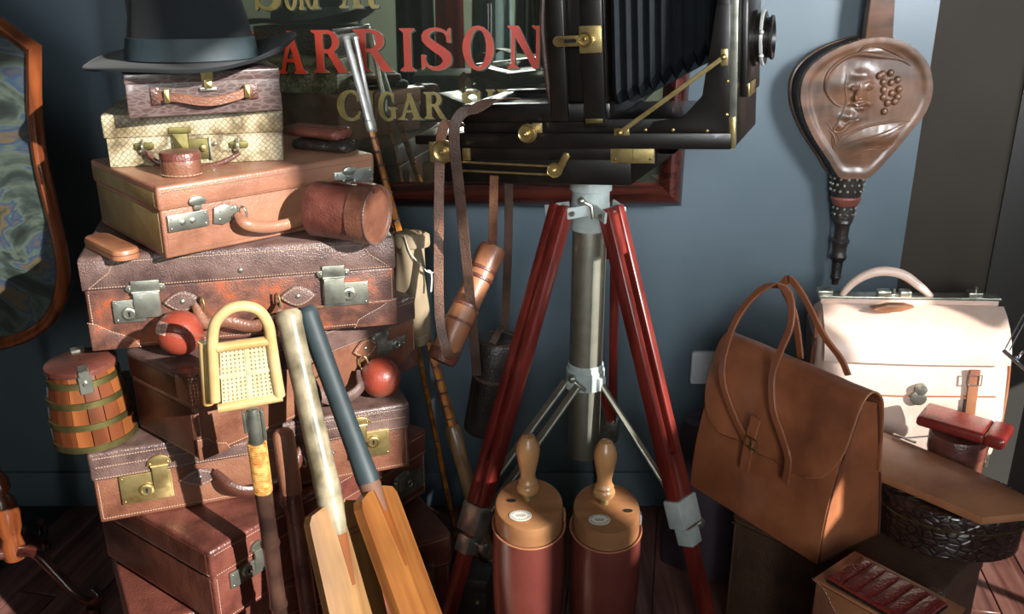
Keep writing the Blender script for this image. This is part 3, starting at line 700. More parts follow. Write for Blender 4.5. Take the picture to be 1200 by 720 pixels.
# C5
t = case_root('suitcase', 'smooth tan suitcase with a dusty left end, supporting the snakeskin case', (-.528, 1.365, .916), 41.7, 0, 0, GS); C5 = t
W, D, Hh = .386, .279, .113
zs = case_box(t, W, D, Hh, .34, 'tan_case', 'tan_case', 'case_side', bev=.005, stm='thread_dark')
p = px2(t, [(198, 276), (243, 245), (244, 240), (216, 238)])
L = lock(t, p[0][0], p[0][1]+.004, p[1][0], p[1][1], 'nickel', None, None)
for k in (.25, .5): obj('stud', MB().lathe([(.0045, 0), (.0045, .002), (.002, .003)], (p[0][0]+(p[1][0]-p[0][0])*(k+.1), -.0025, (p[0][1]+p[1][1])/2+.002), (0, -1, 0), 14), 'nickel', L)
c = px2(t, [(230, 235)])[0]
obj('lug', MB().prism(circ(c[0], c[1], .014, .0075, 20), -.006, -.001, None, .0015).prism(rrect(c[0]-.006, c[1]-.014, c[0]+.006, c[1]-.004, .002), -.005, 0, None, .001), 'nickel', L)
p = px2(t, [(392, 222), (436, 196), (408, 200)])
L = lock(t, p[0][0], p[0][1]+.002, p[1][0], p[1][1]+.002, 'nickel', None, None)
obj('lug', MB().prism(circ(p[2][0], p[2][1], .013, .0075, 20), -.006, -.001, None, .0015).prism(rrect(p[2][0]-.006, p[2][1]-.014, p[2][0]+.006, p[2][1]-.004, .002), -.005, 0, None, .001), 'nickel', L)
p = px2(t, [(250, 262), (250, 244), (262, 239), (277, 240), (281, 252), (262, 263)])
m = obj('handle_plate', MB().prism(p, -.0025, 0, None, .0008), 'nickel', t)
k = MB()
for q in px2(t, [(257, 247), (271, 244), (257, 257), (272, 253)]): k.ball((q[0], -.0025, q[1]), .0022, 8, 5, (1, .6, 1))
obj('rivets', k, 'nickel', m, kind='stuff')
h1 = px2(t, [(282, 253), (290, 263), (318, 266), (350, 258), (372, 246)], -.025)
handle(t, [V(h1[0][0], -.010, h1[0][1])]+[V(x, -.026, z) for x, z in h1[1:]], .0085, 'tan_case', 1.1)
r1 = px2(t, [(281, 250)])[0]; dring(t, (r1[0], -.010, r1[1]), .007, 'nickel', (1, .6, 0), ry=.013)
# C6 snakeskin
t = case_root('small_case', 'cream snakeskin case with a brass clasp, lying on the smooth tan suitcase', (-.652, 1.497, 1.029), 13.2, 0, 0, GS, 'case'); C6 = t
W, D, Hh = .280, .22, .085
zs = case_box(t, W, D, Hh, .44, 'snake', 'snake', bev=.003, lip=.003, st=False)
p = px2(t, [(207, 191), (221, 158), (200, 149), (222, 158)])
obj('clasp_plate', MB().prism(rrect(p[0][0]-.006, p[1][1]+.003, p[1][0]+.004, p[1][1]+.013, .001), -.003, 0, None, .0008), 'brass_dull', t)
obj('hasp', MB().prism(rrect(p[0][0]-.001, p[0][1]+.010, p[1][0]-.001, p[1][1]+.003, .001), -.005, .002, None, .001), 'brass_dull', t)
p = px2(t, [(222, 187), (247, 162), (239, 173)])
L = obj('lock_plate', MB().prism(rrect(p[0][0], p[0][1], p[1][0], p[1][1], .0015), .000, .004, None, .0006), 'brass_dull', t)
obj('push_knob', MB().lathe([(.005, 0), (.006, .002), (.005, .005), (.001, .006)], (p[2][0], 0, p[2][1]), (0, -1, 0), 14), 'brass', L)
obj('slide', MB().prism(rrect(p[1][0]-.004, p[0][1]-.001, p[1][0], p[1][1]+.001, .001), -.003, .002, None, .0008).ball((p[1][0]+.006, 0, p[2][1]+.006), .0035, 10, 6), 'nickel', L)
for q in ((168, 172, 1), (279, 170, -1)):
    c = px2(t, [q[:2]])[0]
    m = obj('handle_plate', MB().prism(rrect(c[0]-.014, c[1]-.005, c[0]+.016, c[1]+.006, .003), -.001, .004, None, .0008), 'brass_dull', t)
    obj('staple', MB().tube(bez([V(c[0], 0, c[1]+.010), V(c[0], -.010, c[1]+.006), V(c[0], -.010, c[1]-.006), V(c[0], 0, c[1]-.010)], 10), .0022, 6, (1, 0, 0)), 'nickel', m)
h1 = px2(t, [(169, 176), (186, 191), (218, 198), (256, 192), (281, 180)], -.012)
handle(t, [V(h1[0][0], -.008, h1[0][1])]+[V(x, -.014, z) for x, z in h1[1:4]]+[V(h1[4][0], -.008, h1[4][1])], .004, 'dark', 1.2)
# C7 crocodile
t = case_root('small_case', 'dark crocodile skin case with a flat handle, directly under the felt hat', (-.593, 1.461, 1.1145), 22, 0, 0, GS, 'case'); C7 = t
W, D, Hh = .236, .19, .068
zs = case_box(t, W, D, Hh, .26, 'croc', 'croc', bev=.003, lip=.0012, st=False)
hp = px2(t, [(190, 114), (208, 115), (243, 119), (277, 113), (292, 105)], -.012)
P = [V(hp[0][0]-.006, -.001, hp[0][1]), V(hp[1][0], -.009, hp[1][1]), V(hp[2][0], -.016, hp[2][1]), V(hp[3][0], -.009, hp[3][1]), V(hp[4][0]+.004, -.001, hp[4][1])]
obj('handle', MB().ribbon(bez(P, 20), .014, .004, (0, 0, 1)), 'brown', t)
for q in (195, 289):
    c = px2(t, [(q, 112 if q < 200 else 106)])[0]
    m = obj('handle_loop', MB().prism(rrect(c[0]-.004, c[1]-.010, c[0]+.004, c[1]+.010, .001), -.012, 0, None, .001), 'brass', t)
for q0, q1 in ((178, 186), (291, 301)):
    p = px2(t, [(q0, 123 if q0 < 200 else 116), (q1, 102 if q0 < 200 else 97)]); obj('handle_tab', MB().prism(rrect(p[0][0], p[0][1], p[1][0], p[1][1], .001), -.003, .001, None, .0008), 'dark', t)
p = px2(t, [(242, 87), (243, 104)])
L = obj('clasp', MB().prism(rrect(p[0][0]-.009, zs+.001, p[0][0]+.009, Hh+.0035, .002), -.004, 0, None, .001).prism(rrect(p[0][0]-.0055, zs-.010, p[0][0]+.0065, zs+.004, .001), -.006, -.001, None, .001), 'brass', t)
obj('clasp_base', MB().prism(rrect(p[0][0]-.013, zs-.014, p[0][0]+.013, zs-.008, .001), -.004, .002, None, .001), 'nickel', L)

# ------------------------------------------------------------ hat
hc = at(226, 69, Y=1.585); t = thing('felt_hat', 'dark grey green felt hat with a wide brim, topmost on the left stack', 'hat', (hc.x, 1.585, 1.1835), rot3(8))
mb = MB(); rings = []
n = 72
def brim(u, a):
    ci, si = math.cos(a), math.sin(a)
    rx, ry = .104+(.168-.104)*u, .088+(.150-.088)*u
    z = .010+.0*u
    up = max(0, ci)**2*.034+max(0, -ci)**3*(-.004)+max(0, si)*.012-max(0, -si)**2*.004
    return V(rx*ci, ry*si, z+up*u**2.0+.003*math.sin(3*a+1)*u)
R1 = [[brim(u, 2*math.pi*j/n) for j in range(n)] for u in (0, .2, .4, .6, .8, .93, 1)]
R2 = [[brim(u, 2*math.pi*j/n)-V(0, 0, .0055) for j in range(n)] for u in (1, .9, .6, .3, 0)]
R1.append([p+V(.0015*math.cos(2*math.pi*j/n), .0015*math.sin(2*math.pi*j/n), -.0018) for j, p in enumerate(R1[-1])])
mb.loft(R1+R2+[R1[0]], cap=False)
obj('brim', mb, 'felt', t, ang=60)
def crown(u, a, k=0):
    ci, si = math.cos(a), math.sin(a); rx = (.104-.020*u)*(1 if u < .9 else 1-.25*(u-.9)/.1*1); ry = (.088-.020*u)*(1 if u < .9 else 1-.3*(u-.9)/.1)
    pinch = 1-.12*max(0, u-.5)*max(0, ci)**2*(abs(si) < .8)
    return V(rx*ci*pinch, ry*si, .008+.128*u-.006*(ci*ci)*u)
rr = [[crown(u, 2*math.pi*j/n) for j in range(n)] for u in (0, .1, .3, .5, .7, .85, .93, .98, 1)]
top = [[V(p.x*q, p.y*q, p.z-(1-q)*.03) for p in rr[-1]] for q in (.8, .5, .2, .02)]
obj('crown', MB().loft(rr+top), 'felt', t, ang=60)
bb = []
for u, o_ in ((.03, .0008), (.035, .003), (.30, .003), (.305, .0008)):
    bb.append([crown(u, 2*math.pi*j/n)+V(math.cos(2*math.pi*j/n)*o_, math.sin(2*math.pi*j/n)*o_, 0) for j in range(n)])
obj('ribbon_band', MB().loft(bb, cap=False), 'ribbon', t, ang=60)

# ------------------------------------------------------------ small things on the stack
c = at(211, 206, Z=1.03); t = thing('stud_box', 'small round brown leather box standing in front of the snakeskin case', 'box', (c.x, c.y+.01, 1.0295))
obj('box_body', MB().lathe([(.0295, 0), (.031, .002), (.031, .024), (.0305, .025)], n=28, ey=.85), 'brown', t)
obj('box_lid', MB().lathe([(.0305, .025), (.032, .0255), (.032, .034), (.030, .037), (.001, .0385)], n=28, ey=.85, cap=False), 'oxblood', t)
s = MB(); stitch(s, [(.0315*math.cos(a), .85*.0315*math.sin(a), .003) for a in [math.pi*(1+i/14) for i in range(15)]]); obj('stitching', s, 'thread', t, kind='stuff', flat=True)
# spectacle case
a = at(150, 297, Z=.925); b = at(112, 279, Z=.925); ang = math.degrees(math.atan2(a.y-b.y, a.x-b.x))
t = thing('spectacle_case', 'long flat tan spectacle case on the left end of the widest suitcase', 'case', ((a.x+b.x)/2, (a.y+b.y)/2-.0, .9155), rot3(ang))
tp = MB().prism(rrect(-.066, -.021, .066, .021, .018, 6), -.008, .008, Matrix.Rotation(R_(-90), 4, 'X'), .006)
tp.bm.transform(Matrix.Translation((0, 0, .0085))); obj('shell', tp, 'tan', t)
tp = MB().prism(rrect(-.0665, -.0215, .0665, .0215, .018, 6), -.0008, .0008, Matrix.Rotation(R_(-90), 4, 'X')); tp.bm.transform(Matrix.Translation((0, 0, .0085))); obj('seam', tp, 'brown', t)
# cigar cases
def ribbed_case(name, label, px, py, z, yaw, mat, lx, ly, hz, ribs):
    c = at(px, py, Z=z+hz/2); t = thing(name, label, 'cigar case', (c.x, c.y, z), rot3(yaw), 'cigar cases on the tan suitcase')
    for i, (x0, x1) in enumerate(((-lx/2, lx/2-.032), (lx/2-.034, lx/2))):
        pr = []; e = .001*i; N = 48
        for sg_ in (1, -1):
            for j in range(N):
                v = (-1+2*j/N)*-sg_; y = (ly/2+e)*v
                pr.append((y, sg_*(hz/2+e)*(max(0, 1-v**6))**.5*(.66+.34*abs(math.sin(math.pi*ribs*(v+1)/2)))))
        P = [V(x0, 0, hz/2), V(x0+.004, 0, hz/2), V((x0+x1)/2, 0, hz/2), V(x1-.004, 0, hz/2), V(x1, 0, hz/2)]
        obj('cap' if i else 'sleeve', MB().sweep(P, [(a_, b_) for a_, b_ in pr], (0, 1, 0), False, [.86 if (not i) else 1, 1, 1, 1, .9]), mat, t, ang=60)
    return t
ribbed_case('cigar_case', 'black ribbed cigar case, lower of the pair on the tan suitcase', 382, 169, 1.0295, -22, 'black_case', .11, .056, .018, 4)
ribbed_case('cigar_case', 'glossy brown ribbed cigar case, upper of the pair on the tan suitcase', 371, 154, 1.0485, -28, 'oxblood', .118, .054, .018, 3)
# cup case
c = at(440, 252, Z=.964); ax = V(.42, -.90, 0).normalized()
t = thing('collar_case', 'round brown leather drum case with a buckled strap, before the tan suitcase', 'case', (c.x, c.y, .9165))
q = V(0, 0, .0475); yaw_ = rot3(-62).to_3x3()
def drum(p): return p
O = q; A = -ax
r = .0455
obj('drum', MB().lathe([(.5*r, .001), (r*.97, .0015), (r, .004), (r, .108), (r*.8, .113)], O, Vector((-.93, .36, 0)).normalized(), 40), 'oxblood', t)
dirn = Vector((-.93, .36, 0)).normalized()
obj('end_cap', MB().lathe([(.001, -.0010), (r*.82, -.0005), (r*.92, 0), (r*.97, -.0035), (r*1.045, -.003), (r*1.05, .0), (r*1.045, .030), (r*1.0, .031)], O, dirn, 40, cap=False), 'brown', t)
obj('rim_welt', MB().tube([O+dirn*(-.003)+V(0, 0, 1)*(r*1.03*math.cos(a))+dirn.cross(V(0, 0, 1))*(r*1.03*math.sin(a)) for a in [2*math.pi*i/40 for i in range(40)]], .0018, 6, dirn, True), 'plum_lid', t)
sp = [O+dirn*s+V(0, 0, 1)*h for s, h in ((-.003, r*.8), (-.004, r*1.03), (.01, r*1.09), (.04, r*1.10), (.07, r*1.06), (.075, r*1.03))]
sd_ = dirn.cross(V(0, 0, 1))
obj('strap', MB().ribbon(bez(sp, 20), .013, .0025, sd_), 'oxblood', t)
bc = O+dirn*.045+V(0, 0, r*1.13)
obj('buckle', MB().tube([bc+dirn*(.008*math.cos(a))+sd_*(.010*math.sin(a)) for a in [2*math.pi*i/16 for i in range(16)]], .0013, 6, (0, 0, 1), True).tube([bc-dirn*.008, bc+dirn*.010], .001, 6), 'nickel', t)
# barrel
c = at(118, 512, Z=.608); Zb = .6075
t = thing('small_barrel', 'small oak barrel with brass hoops and a hinged lid, left of the stack', 'barrel', (c.x-.010, c.y+.006, Zb), rot3(0, 0, -2))
HB = .125; RB, RT = .064, .052
def br(z): u = z/HB; return RB+(RT-RB)*u+.004*math.sin(math.pi*u)
NS = 16
for i in range(NS):
    a0, a1 = 2*math.pi*i/NS+.012, 2*math.pi*(i+1)/NS-.012; rr = []
    for z in (0, .03, .06, .09, HB):
        r0 = br(z); rr.append([V(r0*math.cos(a), r0*math.sin(a), z) for a in (a0, (a0+a1)/2, a1)]+[V((r0-.006)*math.cos(a), (r0-.006)*math.sin(a), z) for a in (a1, a0)])
    obj('stave', MB().loft(rr), 'oak2' if (i*7) % 3 == 0 else 'oak', t)
for z in (.006, .044, .080, .112):
    obj('hoop', MB().lathe([(br(z)-.001, -.0055), (br(z)+.0018, -.005), (br(z+.003)+.0018, .005), (br(z)-.001, .0055)], (0, 0, z), n=40, cap=False), 'brass_dull', t)
obj('cask_bottom', MB().lathe([(.05, .004), (.05, .008)], n=24), 'oak', t)
L = obj('barrel_lid', MB().lathe([(RT-.002, HB), (RT+.003, HB+.001), (RT+.003, HB+.009), (RT, HB+.011), (.02, HB+.013), (.001, HB+.013)], n=40, cap=False), 'oxblood', t)
for a, nm in ((-62, 'hasp'), (118, 'hinge')):
    mt = Matrix.Rotation(R_(a+90), 4, 'Z'); m = MB()
    if nm == 'hasp':
        m.box((-.010, -RT-.0062, HB-.026), (.010, -RT-.0035, HB+.004), .001, 1, mt).box((-.008, -RT-.0065, HB+.010), (.008, -RT+.022, HB+.013), .001, 1, mt).box((-.008, -RT-.0065, HB+.002), (.008, -RT-.0035, HB+.013), .001, 1, mt)
        m.lathe([(.003, 0), (.003, .005)], mt @ V(0, -RT-.011, HB-.008), mt.to_3x3() @ V(0, 1, 0), 10)
    else: m.box((-.011, -RT-.004, HB+.010), (.011, -RT+.014, HB+.0145), .001, 1, mt)
    obj(nm, m, 'nickel', L)
# cricket balls
def cball(label, c, rot):
    t = thing('cricket_ball', label, 'ball', c, rot, 'cricket balls on the cases'); r = .036
    obj('ball_skin', MB().ball((0, 0, 0), r, 32, 20), 'ball', t, ang=90)
    s = MB()
    for dz in (-.0055, -.003, .003, .0055):
        rr = math.sqrt(r*r-dz*dz); k = 64
        for i in range(k):
            if i % 2: continue
            a, b = 2*math.pi*i/k, 2*math.pi*(i+1.1)/k
            s.sweep([V(rr*math.cos(a), rr*math.sin(a), dz), V(rr*math.cos(b), rr*math.sin(b), dz)], [(-.0004, -.0006), (.0007, -.0006), (.0007, .0006), (-.0004, .0006)], (math.cos(a), math.sin(a), 0))
    obj('seam', s, 'thread_dark', t, kind='stuff', flat=True)
    obj('seam_welt', MB().lathe([(r*.998, -.001), (r+.0006, 0), (r*.998, .001)], n=48, cap=False), 'ball', t)
    return t
c = at(211, 391, Z=.791)
b1 = cball('red cricket ball with a pale scuffed patch, left of the shooting stick', (c.x, c.y-.0, .7925), rot3(-14, -26, 8))
mm = MB()
for u0, u1, mt_ in ((math.radians(178), math.radians(268), 0),):
    g = [[V(.0364*math.cos(a)*math.cos(e), .0364*math.sin(a)*math.cos(e), .0364*math.sin(e)) for a in [u0+(u1-u0)*i/14 for i in range(15)]] for e in [R_(-14+32*j/8) for j in range(9)]]
    mm.sheet(g, .0004)
obj('scuffed_patch', mm, 'ball_worn', b1, ang=90)
c = at(446, 442, Z=.644); cball('dark red cricket ball on the right end of the plum suitcase', (c.x, c.y, .6435), rot3(20, 30, -50))
# ------------------------------------------------------------ shooting stick and bats
def foot_for(T, x0, y0, slope, L):
    best = None
    for i in range(0, 900):
        y = 780+i; p = at(x0+slope*(y-y0), y, Z=.012); d = abs((T-p).length-L)
        if p.y < T.y-.08 and (best is None or d < best[0]): best = (d, p)
    return best[1]
def stick_frame(T, Ft, facing):
    'rotation whose local -Z points from T to Ft and local -Y faces the given direction'
    z = (T-Ft).normalized(); f = Vector(facing); y = -(f-z*f.dot(z)).normalized(); x = y.cross(z)
    return Matrix((x, y, z)).transposed().to_4x4()
# shooting stick
T = at(298, 497, Y=1.20); Ft = at(352, 900, Z=.01)
rm = stick_frame(T, Ft, (.25, -1, .1))
t = thing('shooting_stick', 'shooting stick with a bent cane handle and perforated cane panel, before the cases', 'shooting stick', T, rm); SS = t
p = lambda x, y: on(t, x, y, 0)
LL = (T-Ft).length
tl, tr, bl, br_ = p(248, 402), p(322, 402), p(254, 483), p(330, 466)
arc = [p(252, 470), p(250, 430), p(249, 400), p(253, 378), p(268, 363), p(286, 359), p(303, 364), p(314, 380), p(318, 402), p(323, 435), p(328, 464)]
obj('cane_handle', MB().tube(bez(arc, 60), .0078, 12, (0, 1, 0)), 'cane', t)
for a, b in ((p(254, 408), p(320, 399)), (p(256, 479), p(331, 465))): obj('cross_bar', MB().tube([a, b], .0072, 10, (0, 1, 0)), 'cane', t)
m = MB()
for q in ((246, 408, 252, 476), (332, 400, 338, 462)):
    pass
for dx in (-.012,): 
    m.tube([p(249, 405)+V(dx, .014, 0), p(254, 478)+V(dx, .014, 0)], .008, 10, (0, 1, 0))
obj('back_bar', m, 'cane', t)
# cane web: four sections of strips with real holes
def web(c0, c1, c2, c3, nu, nv):
    m = MB(); a, b, c, d = c0, c1, c2, c3   # tl, tr, br, bl
    f = lambda u, v: (a*(1-u)+b*u)*(1-v)+(d*(1-u)+c*u)*v
    for i in range(nu+1):
        u0 = i/nu; hw = .31/nu
        q = [f(max(0, u0-hw), 0), f(min(1, u0+hw), 0), f(min(1, u0+hw), 1), f(max(0, u0-hw), 1)]
        m.loft([[v+V(0, -.0012, 0) for v in q], [v+V(0, .0006, 0) for v in q]])
    for j in range(nv+1):
        v0 = j/nv; hw = .31/nv
        q = [f(0, max(0, v0-hw)), f(1, max(0, v0-hw)), f(1, min(1, v0+hw)), f(0, min(1, v0+hw))]
        m.loft([[v+V(0, -.0007, 0) for v in q], [v+V(0, .0012, 0) for v in q]])
    return m
C = lambda u, v: (p(256, 410)*(1-u)+p(320, 402)*u)*(1-v)+(p(259, 474)*(1-u)+p(327, 462)*u)*v
for u0, u1 in ((.02, .47), (.53, .98)):
    for v0, v1 in ((.02, .47), (.53, .98)):
        obj('cane_web', web(C(u0, v0), C(u1, v0), C(u1, v1), C(u0, v1), 6, 6), 'cane_web', t, flat=True)
obj('web_bar', MB().ribbon([C(.5, 0), C(.5, 1)], .006, .004, (1, 0, 0)).ribbon([C(0, .5), C(1, .5)], .005, .004, (0, 0, 1)), 'cane_web', t)
S = lambda y: V(0, 0, -(LL*(1 if False else 0)))
def sz(px, py): return p(px, py).z
z1, z2, z3 = sz(300, 478), sz(304, 518), sz(312, 575)
obj('ferrule', MB().lathe([(.011, z2), (.0115, z2+.004), (.0105, z2+.01), (.0105, z1-.01), (.008, z1)], n=20).box((-.0150, -.006, z2+.02), (-.0105, .006, z1-.004), .001).box((.0105, -.006, z2+.004), (.015, .006, z1-.004), .001), 'nickel', t)
k = z3-z2; mw = MB(); N = 26
for i in range(N):
    zz = z2+k*i/N; mw.tube([V(.0125*math.cos(a), .0125*math.sin(a), zz+k/N*a/(2*math.pi)) for a in [2*math.pi*j/12 for j in range(13)]], -k/N*.52 if k < 0 else k/N*.52, 5)
mw.lathe([(.0118, z2), (.0118, z3)], n=16)
obj('cane_binding', mw, 'wrap', t)
ms = MB(); pr = []
z = z3; zend = -LL+.03; i = 0
pr.append((.0125, z))
while z > zend+.02:
    L_ = .10+.02*(i % 2); e = max(z-L_, zend)
    r = .0135-.002*(i/6)
    pr += [(r*.98, z-.004), (r*.93, z-L_*.5), (r*.97, e+.010), (r*1.12, e+.003), (r*1.10, e-.001)]; z = e-.002; i += 1
ms.lathe(pr, n=18); obj('bamboo_shaft', ms, 'cane_dark', t)
obj('spike', MB().lathe([(.009, zend), (.008, zend-.01), (.002, -LL)], n=12), 'steel', t)
# leather sheathed cane behind it
T2 = at(331, 503, Y=1.38); F2 = at(392, 930, Z=.01)
t = thing('sheathed_cane', 'leather sleeved cane with a rounded top, just behind the shooting stick', 'cane', T2, stick_frame(T2, F2, (0, -1, 0)))
L2 = (T2-F2).length; zz = on(t, 345, 577, 0).z
obj('sleeve', MB().lathe([(.001, .003), (.010, .001), (.0165, -.006), (.018, -.014), (.018, zz), (.0165, zz-.002)], n=22, cap=False), 'tan_case', t)
obj('shaft', MB().lathe([(.0155, zz+.004), (.0145, -L2*.6), (.011, -L2*.98), (.008, -L2)], n=18), 'oxblood', t)
# bats
def bat(label, tpx, slope, Y, L, facing, grip, bladem, wd, hl, back=False):
    T = at(*tpx, Y=Y); Ft = foot_for(T, tpx[0], tpx[1], slope, L)
    t = thing('cricket_bat', label, 'bat', T, stick_frame(T, Ft, facing), 'cricket bats leaning on the cases')
    r = .0195 if grip == 'grip_cream' else .0170
    prof = [(.001, .004), (r*.8, .003), (r*1.05, -.003), (r*1.08, -.010), (r, -.02), (r*.94, -hl*.5), (r*1.0, -hl*.86), (r*1.08, -hl*.97), (r*1.02, -hl)]
    g = obj('grip', MB().lathe(prof, n=26, cap=False, ey=1.05), grip, t)
    if grip == 'grip_cream': obj('binding', MB().lathe([(r*1.02, -hl), (r*1.06, -hl-.004), (r*1.0, -hl-.03), (r*.8, -hl-.06)], n=20), 'grip_cream', t)
    else: obj('binding', MB().lathe([(r*1.03, -hl+.002), (r*1.05, -hl-.006), (r*.95, -hl-.022), (r*.8, -hl-.05)], n=20), 'twine', t)
    zt = -hl-.012; zb = -L
    rings = []
    secs = [(0, .40, .022), (.012, .86, .024), (.03, .985, .024), (.06, 1, .025), (.3, 1, .034), (.65, 1, .045), (.9, 1, .036), (.985, .97, .022), (1, .86, .016)]
    for u, wf, th in secs:
        z = zt+(zb-zt)*u; hw = wd/2*wf; e = .009
        sh = -.02 if u == 0 else 0
        pts = [(-hw, -e), (-hw*.5, -e-.0025), (0, -e-.0035), (hw*.5, -e-.0025), (hw, -e), (hw, e*.9), (hw*.55, th*.45), (0, th), (-hw*.55, th*.45), (-hw, e*.9)]
        rings.append([V(x, y, z) for x, y in pts])
    b = MB().loft(rings); bmesh.ops.bevel(b.bm, geom=[e for e in b.bm.edges if e.calc_face_angle(0) > .6], offset=.0015, segments=1, affect='EDGES')
    B = obj('blade', b, bladem, t, ang=25)
    sp = [(-.012, zt), (.012, zt), (.003, zt-.13), (-.003, zt-.13)]
    obj('splice', MB().prism(sp, -.0132, -.0118), 'blade_edge', B, flat=True)
    return t
b1 = bat('cricket bat with a worn cream grip, left one of the two bats', (337, 366), .226, 1.40, .90, (.95, -.85, .1), 'grip_cream', 'blade', .104, .300)
b2 = bat('cricket bat with a dark blue grey rubber grip, right one of the two bats', (358, 363), .366, 1.435, .95, (.95, -.42, .1), 'grip_blue', 'blade2', .104, .300)
# faint printed maker block on the left bat
m = MB()
for r_ in range(2):
    for k in range(7 - r_*2): m.box((.012+k*.0045, -.0135, -.36-r_*.008), (.0148+k*.0045, -.0118, -.3555-r_*.008))
obj('stamp', m, 'twine', b1, flat=True, kind='stuff')

# ------------------------------------------------------------ fishing rods and canvas bag
def rod(label, top, bot, r0, r1, white, butt, dark=None):
    t = thing('fishing_rod', label, 'fishing rod', bot, None, 'fishing rods leaning on the mirror frame')
    d = top-bot; L = d.length; u = d/L
    zb = .0
    fr_ = lambda s: V(0, 0, 0)+d*s
    s0 = butt
    if butt: 
        ring = [(.0, .95), (.08, 1.0), (.3, 1.05), (.6, 1.0), (.85, .9), (.97, 1.1), (1, .8)]
        obj('butt', MB().lathe([(.0165*q, L*s0*s) for s, q in ring], (0, 0, 0), u, 18), 'rod_butt', t)
        obj('reel_band', MB().lathe([(.0175, L*.085), (.0185, L*.088), (.0185, L*.11), (.0175, L*.113)], (0, 0, 0), u, 18), 'nickel', t)
        obj('reel_band', MB().lathe([(.0175, L*.117), (.018, L*.118), (.018, L*.125), (.0175, L*.126)], (0, 0, 0), u, 18), 'nickel', t)
    obj('cane_section', MB().tube([fr_(s0), fr_(1-white)], [r0, r1], 6), 'rod', t)
    w_ = MB(); n = 22
    for i in range(n):
        s = s0+(1-white-s0)*(i+.5)/n; rr = r0+(r1-r0)*(i+.5)/n
        w_.lathe([(rr*1.02, -.002), (rr*1.14, -.0015), (rr*1.14, .0025), (rr*1.02, .003)], fr_(s), u, 10, cap=False)
    obj('whipping', w_, 'oxblood', t, kind='stuff')
    obj('ferrule', MB().lathe([(r1*1.1, 0), (r1*1.35, .002), (r1*1.35, .02), (r1*1.1, .022), (r1*1.1, L*white-.006), (r1*1.4, L*white-.005), (r1*1.35, L*white)], fr_(1-white), u, 12), 'steel', t)
    return t
rod('honey cane fishing rod with a thick pale butt and nickel reel band', at(405, 43, Y=1.93), at(594, 735, Z=0), .0095, .0065, .15, .36)
rod('thin honey cane fishing rod with dark red whippings, the slimmer of the two rods', at(416, 43, Y=1.97), at(538, 648, Z=0), .0060, .0052, .16, 0)
def bagp():
    c = at(484, 340, Y=1.74)
    t = thing('rod_bag', 'beige canvas rod bag tied with cord, at the right end of the widest suitcase', 'bag', (c.x, 1.74, at(484, 402, Y=1.74).z))
    hz = at(484, 275, Y=1.74).z-at(484, 402, Y=1.74).z; n = 36; rings = []
    for k in range(22):
        u = k/21; ww = .034*(1+.03*math.sin(6*u))*(1-.12*u) if u < .93 else .030*(1-.25*(u-.93)/.07)
        ww *= (.9 if k == 0 else 1)
        cx = -.004+.010*(.5-u)*-1*0
        rings.append([V(cx+ww*math.cos(a)*(1+.05*math.sin(3*a+7*u)+.03*math.sin(8*a+11*u)), .022*math.sin(a)*(1+.12*math.sin(5*a+5*u)), hz*u+(.006*math.sin(4*a) if u > .9 else 0)) for a in [2*math.pi*j/n for j in range(n)]])
    obj('bag_body', MB().loft(rings), 'canvas', t, ang=70)
    g = []
    for k in range(6):
        u = k/5; g.append([V((.036)*math.cos(a), .026*math.sin(a)-.002, hz*(.82+.0*u)+.0) for a in ()])
    obj('flap', MB().lathe([(.0352, hz*.90), (.037, hz*.92), (.036, hz*1.0), (.028, hz*1.02)], n=30, ey=.66, cap=False), 'canvas', t, ang=70)
    pt = [on(t, x, y, -.026) for x, y in ((474, 276), (480, 295), (492, 310), (500, 318))]
    obj('tie_cord', MB().tube(bez(pt, 16), .0012, 6), 'cord', t)
    pt = [on(t, x, y, -.027) for x, y in ((499, 318), (504, 318), (506, 326), (505, 342))]
    obj('cord_end', MB().tube(bez(pt, 12), .0018, 6), 'cord', t)
    pt = [on(t, x, y, -.027) for x, y in ((500, 318), (505, 320), (509, 319))]
    obj('cord_end', MB().tube(bez(pt, 8), .0016, 6), 'cord', t)
    pt = [on(t, x, y, -.022) for x, y in ((470, 395), (486, 398), (501, 392))]
    obj('hem', MB().tube(bez(pt, 8), .0009, 6), 'thread', t)
bagp()

# ------------------------------------------------------------ tripod
TC = V(.150, 1.75, 0)
t = thing('camera_tripod', 'studio tripod with grey column and red stained wooden legs, under the plate camera', 'tripod', (TC.x, TC.y, 0)); TR = t
ztop = at(690, 206, Y=1.75).z
zc1, zc1b = at(690, 237, Y=1.75).z, at(690, 262, Y=1.75).z
col_r = .0335
obj('column', MB().lathe([(col_r*.7, .36), (col_r, .365), (col_r, ztop-.02)], (0, 0, 0), n=32), 'column', t)
obj('column_head', MB().lathe([(.0335, zc1+.0), (.036, zc1+.002), (.036, zc1+.030), (.032, zc1+.034), (.032, ztop-.030), (.040, ztop-.026), (.040, ztop-.003), (.038, ztop)], n=32), 'aluminium', t)
obj('top_collar', MB().lathe([(.031, zc1b-.012), (.037, zc1b-.010), (.037, zc1+.0), (.034, zc1+.002)], n=32, cap=False), 'aluminium', t)
lever = [V(-.02, -.040, zc1+.012), V(-.002, -.048, zc1+.005), V(.002, -.048, zc1-.02)]
obj('clamp_lever', MB().tube(lever, .004, 8).ball(lever[0], .008, 12, 8), 'nickel', t)
feet = {'l': at(496, 826, Z=0), 'r': at(848, 802, Z=0), 'b': V(.235, 2.03, 0)}
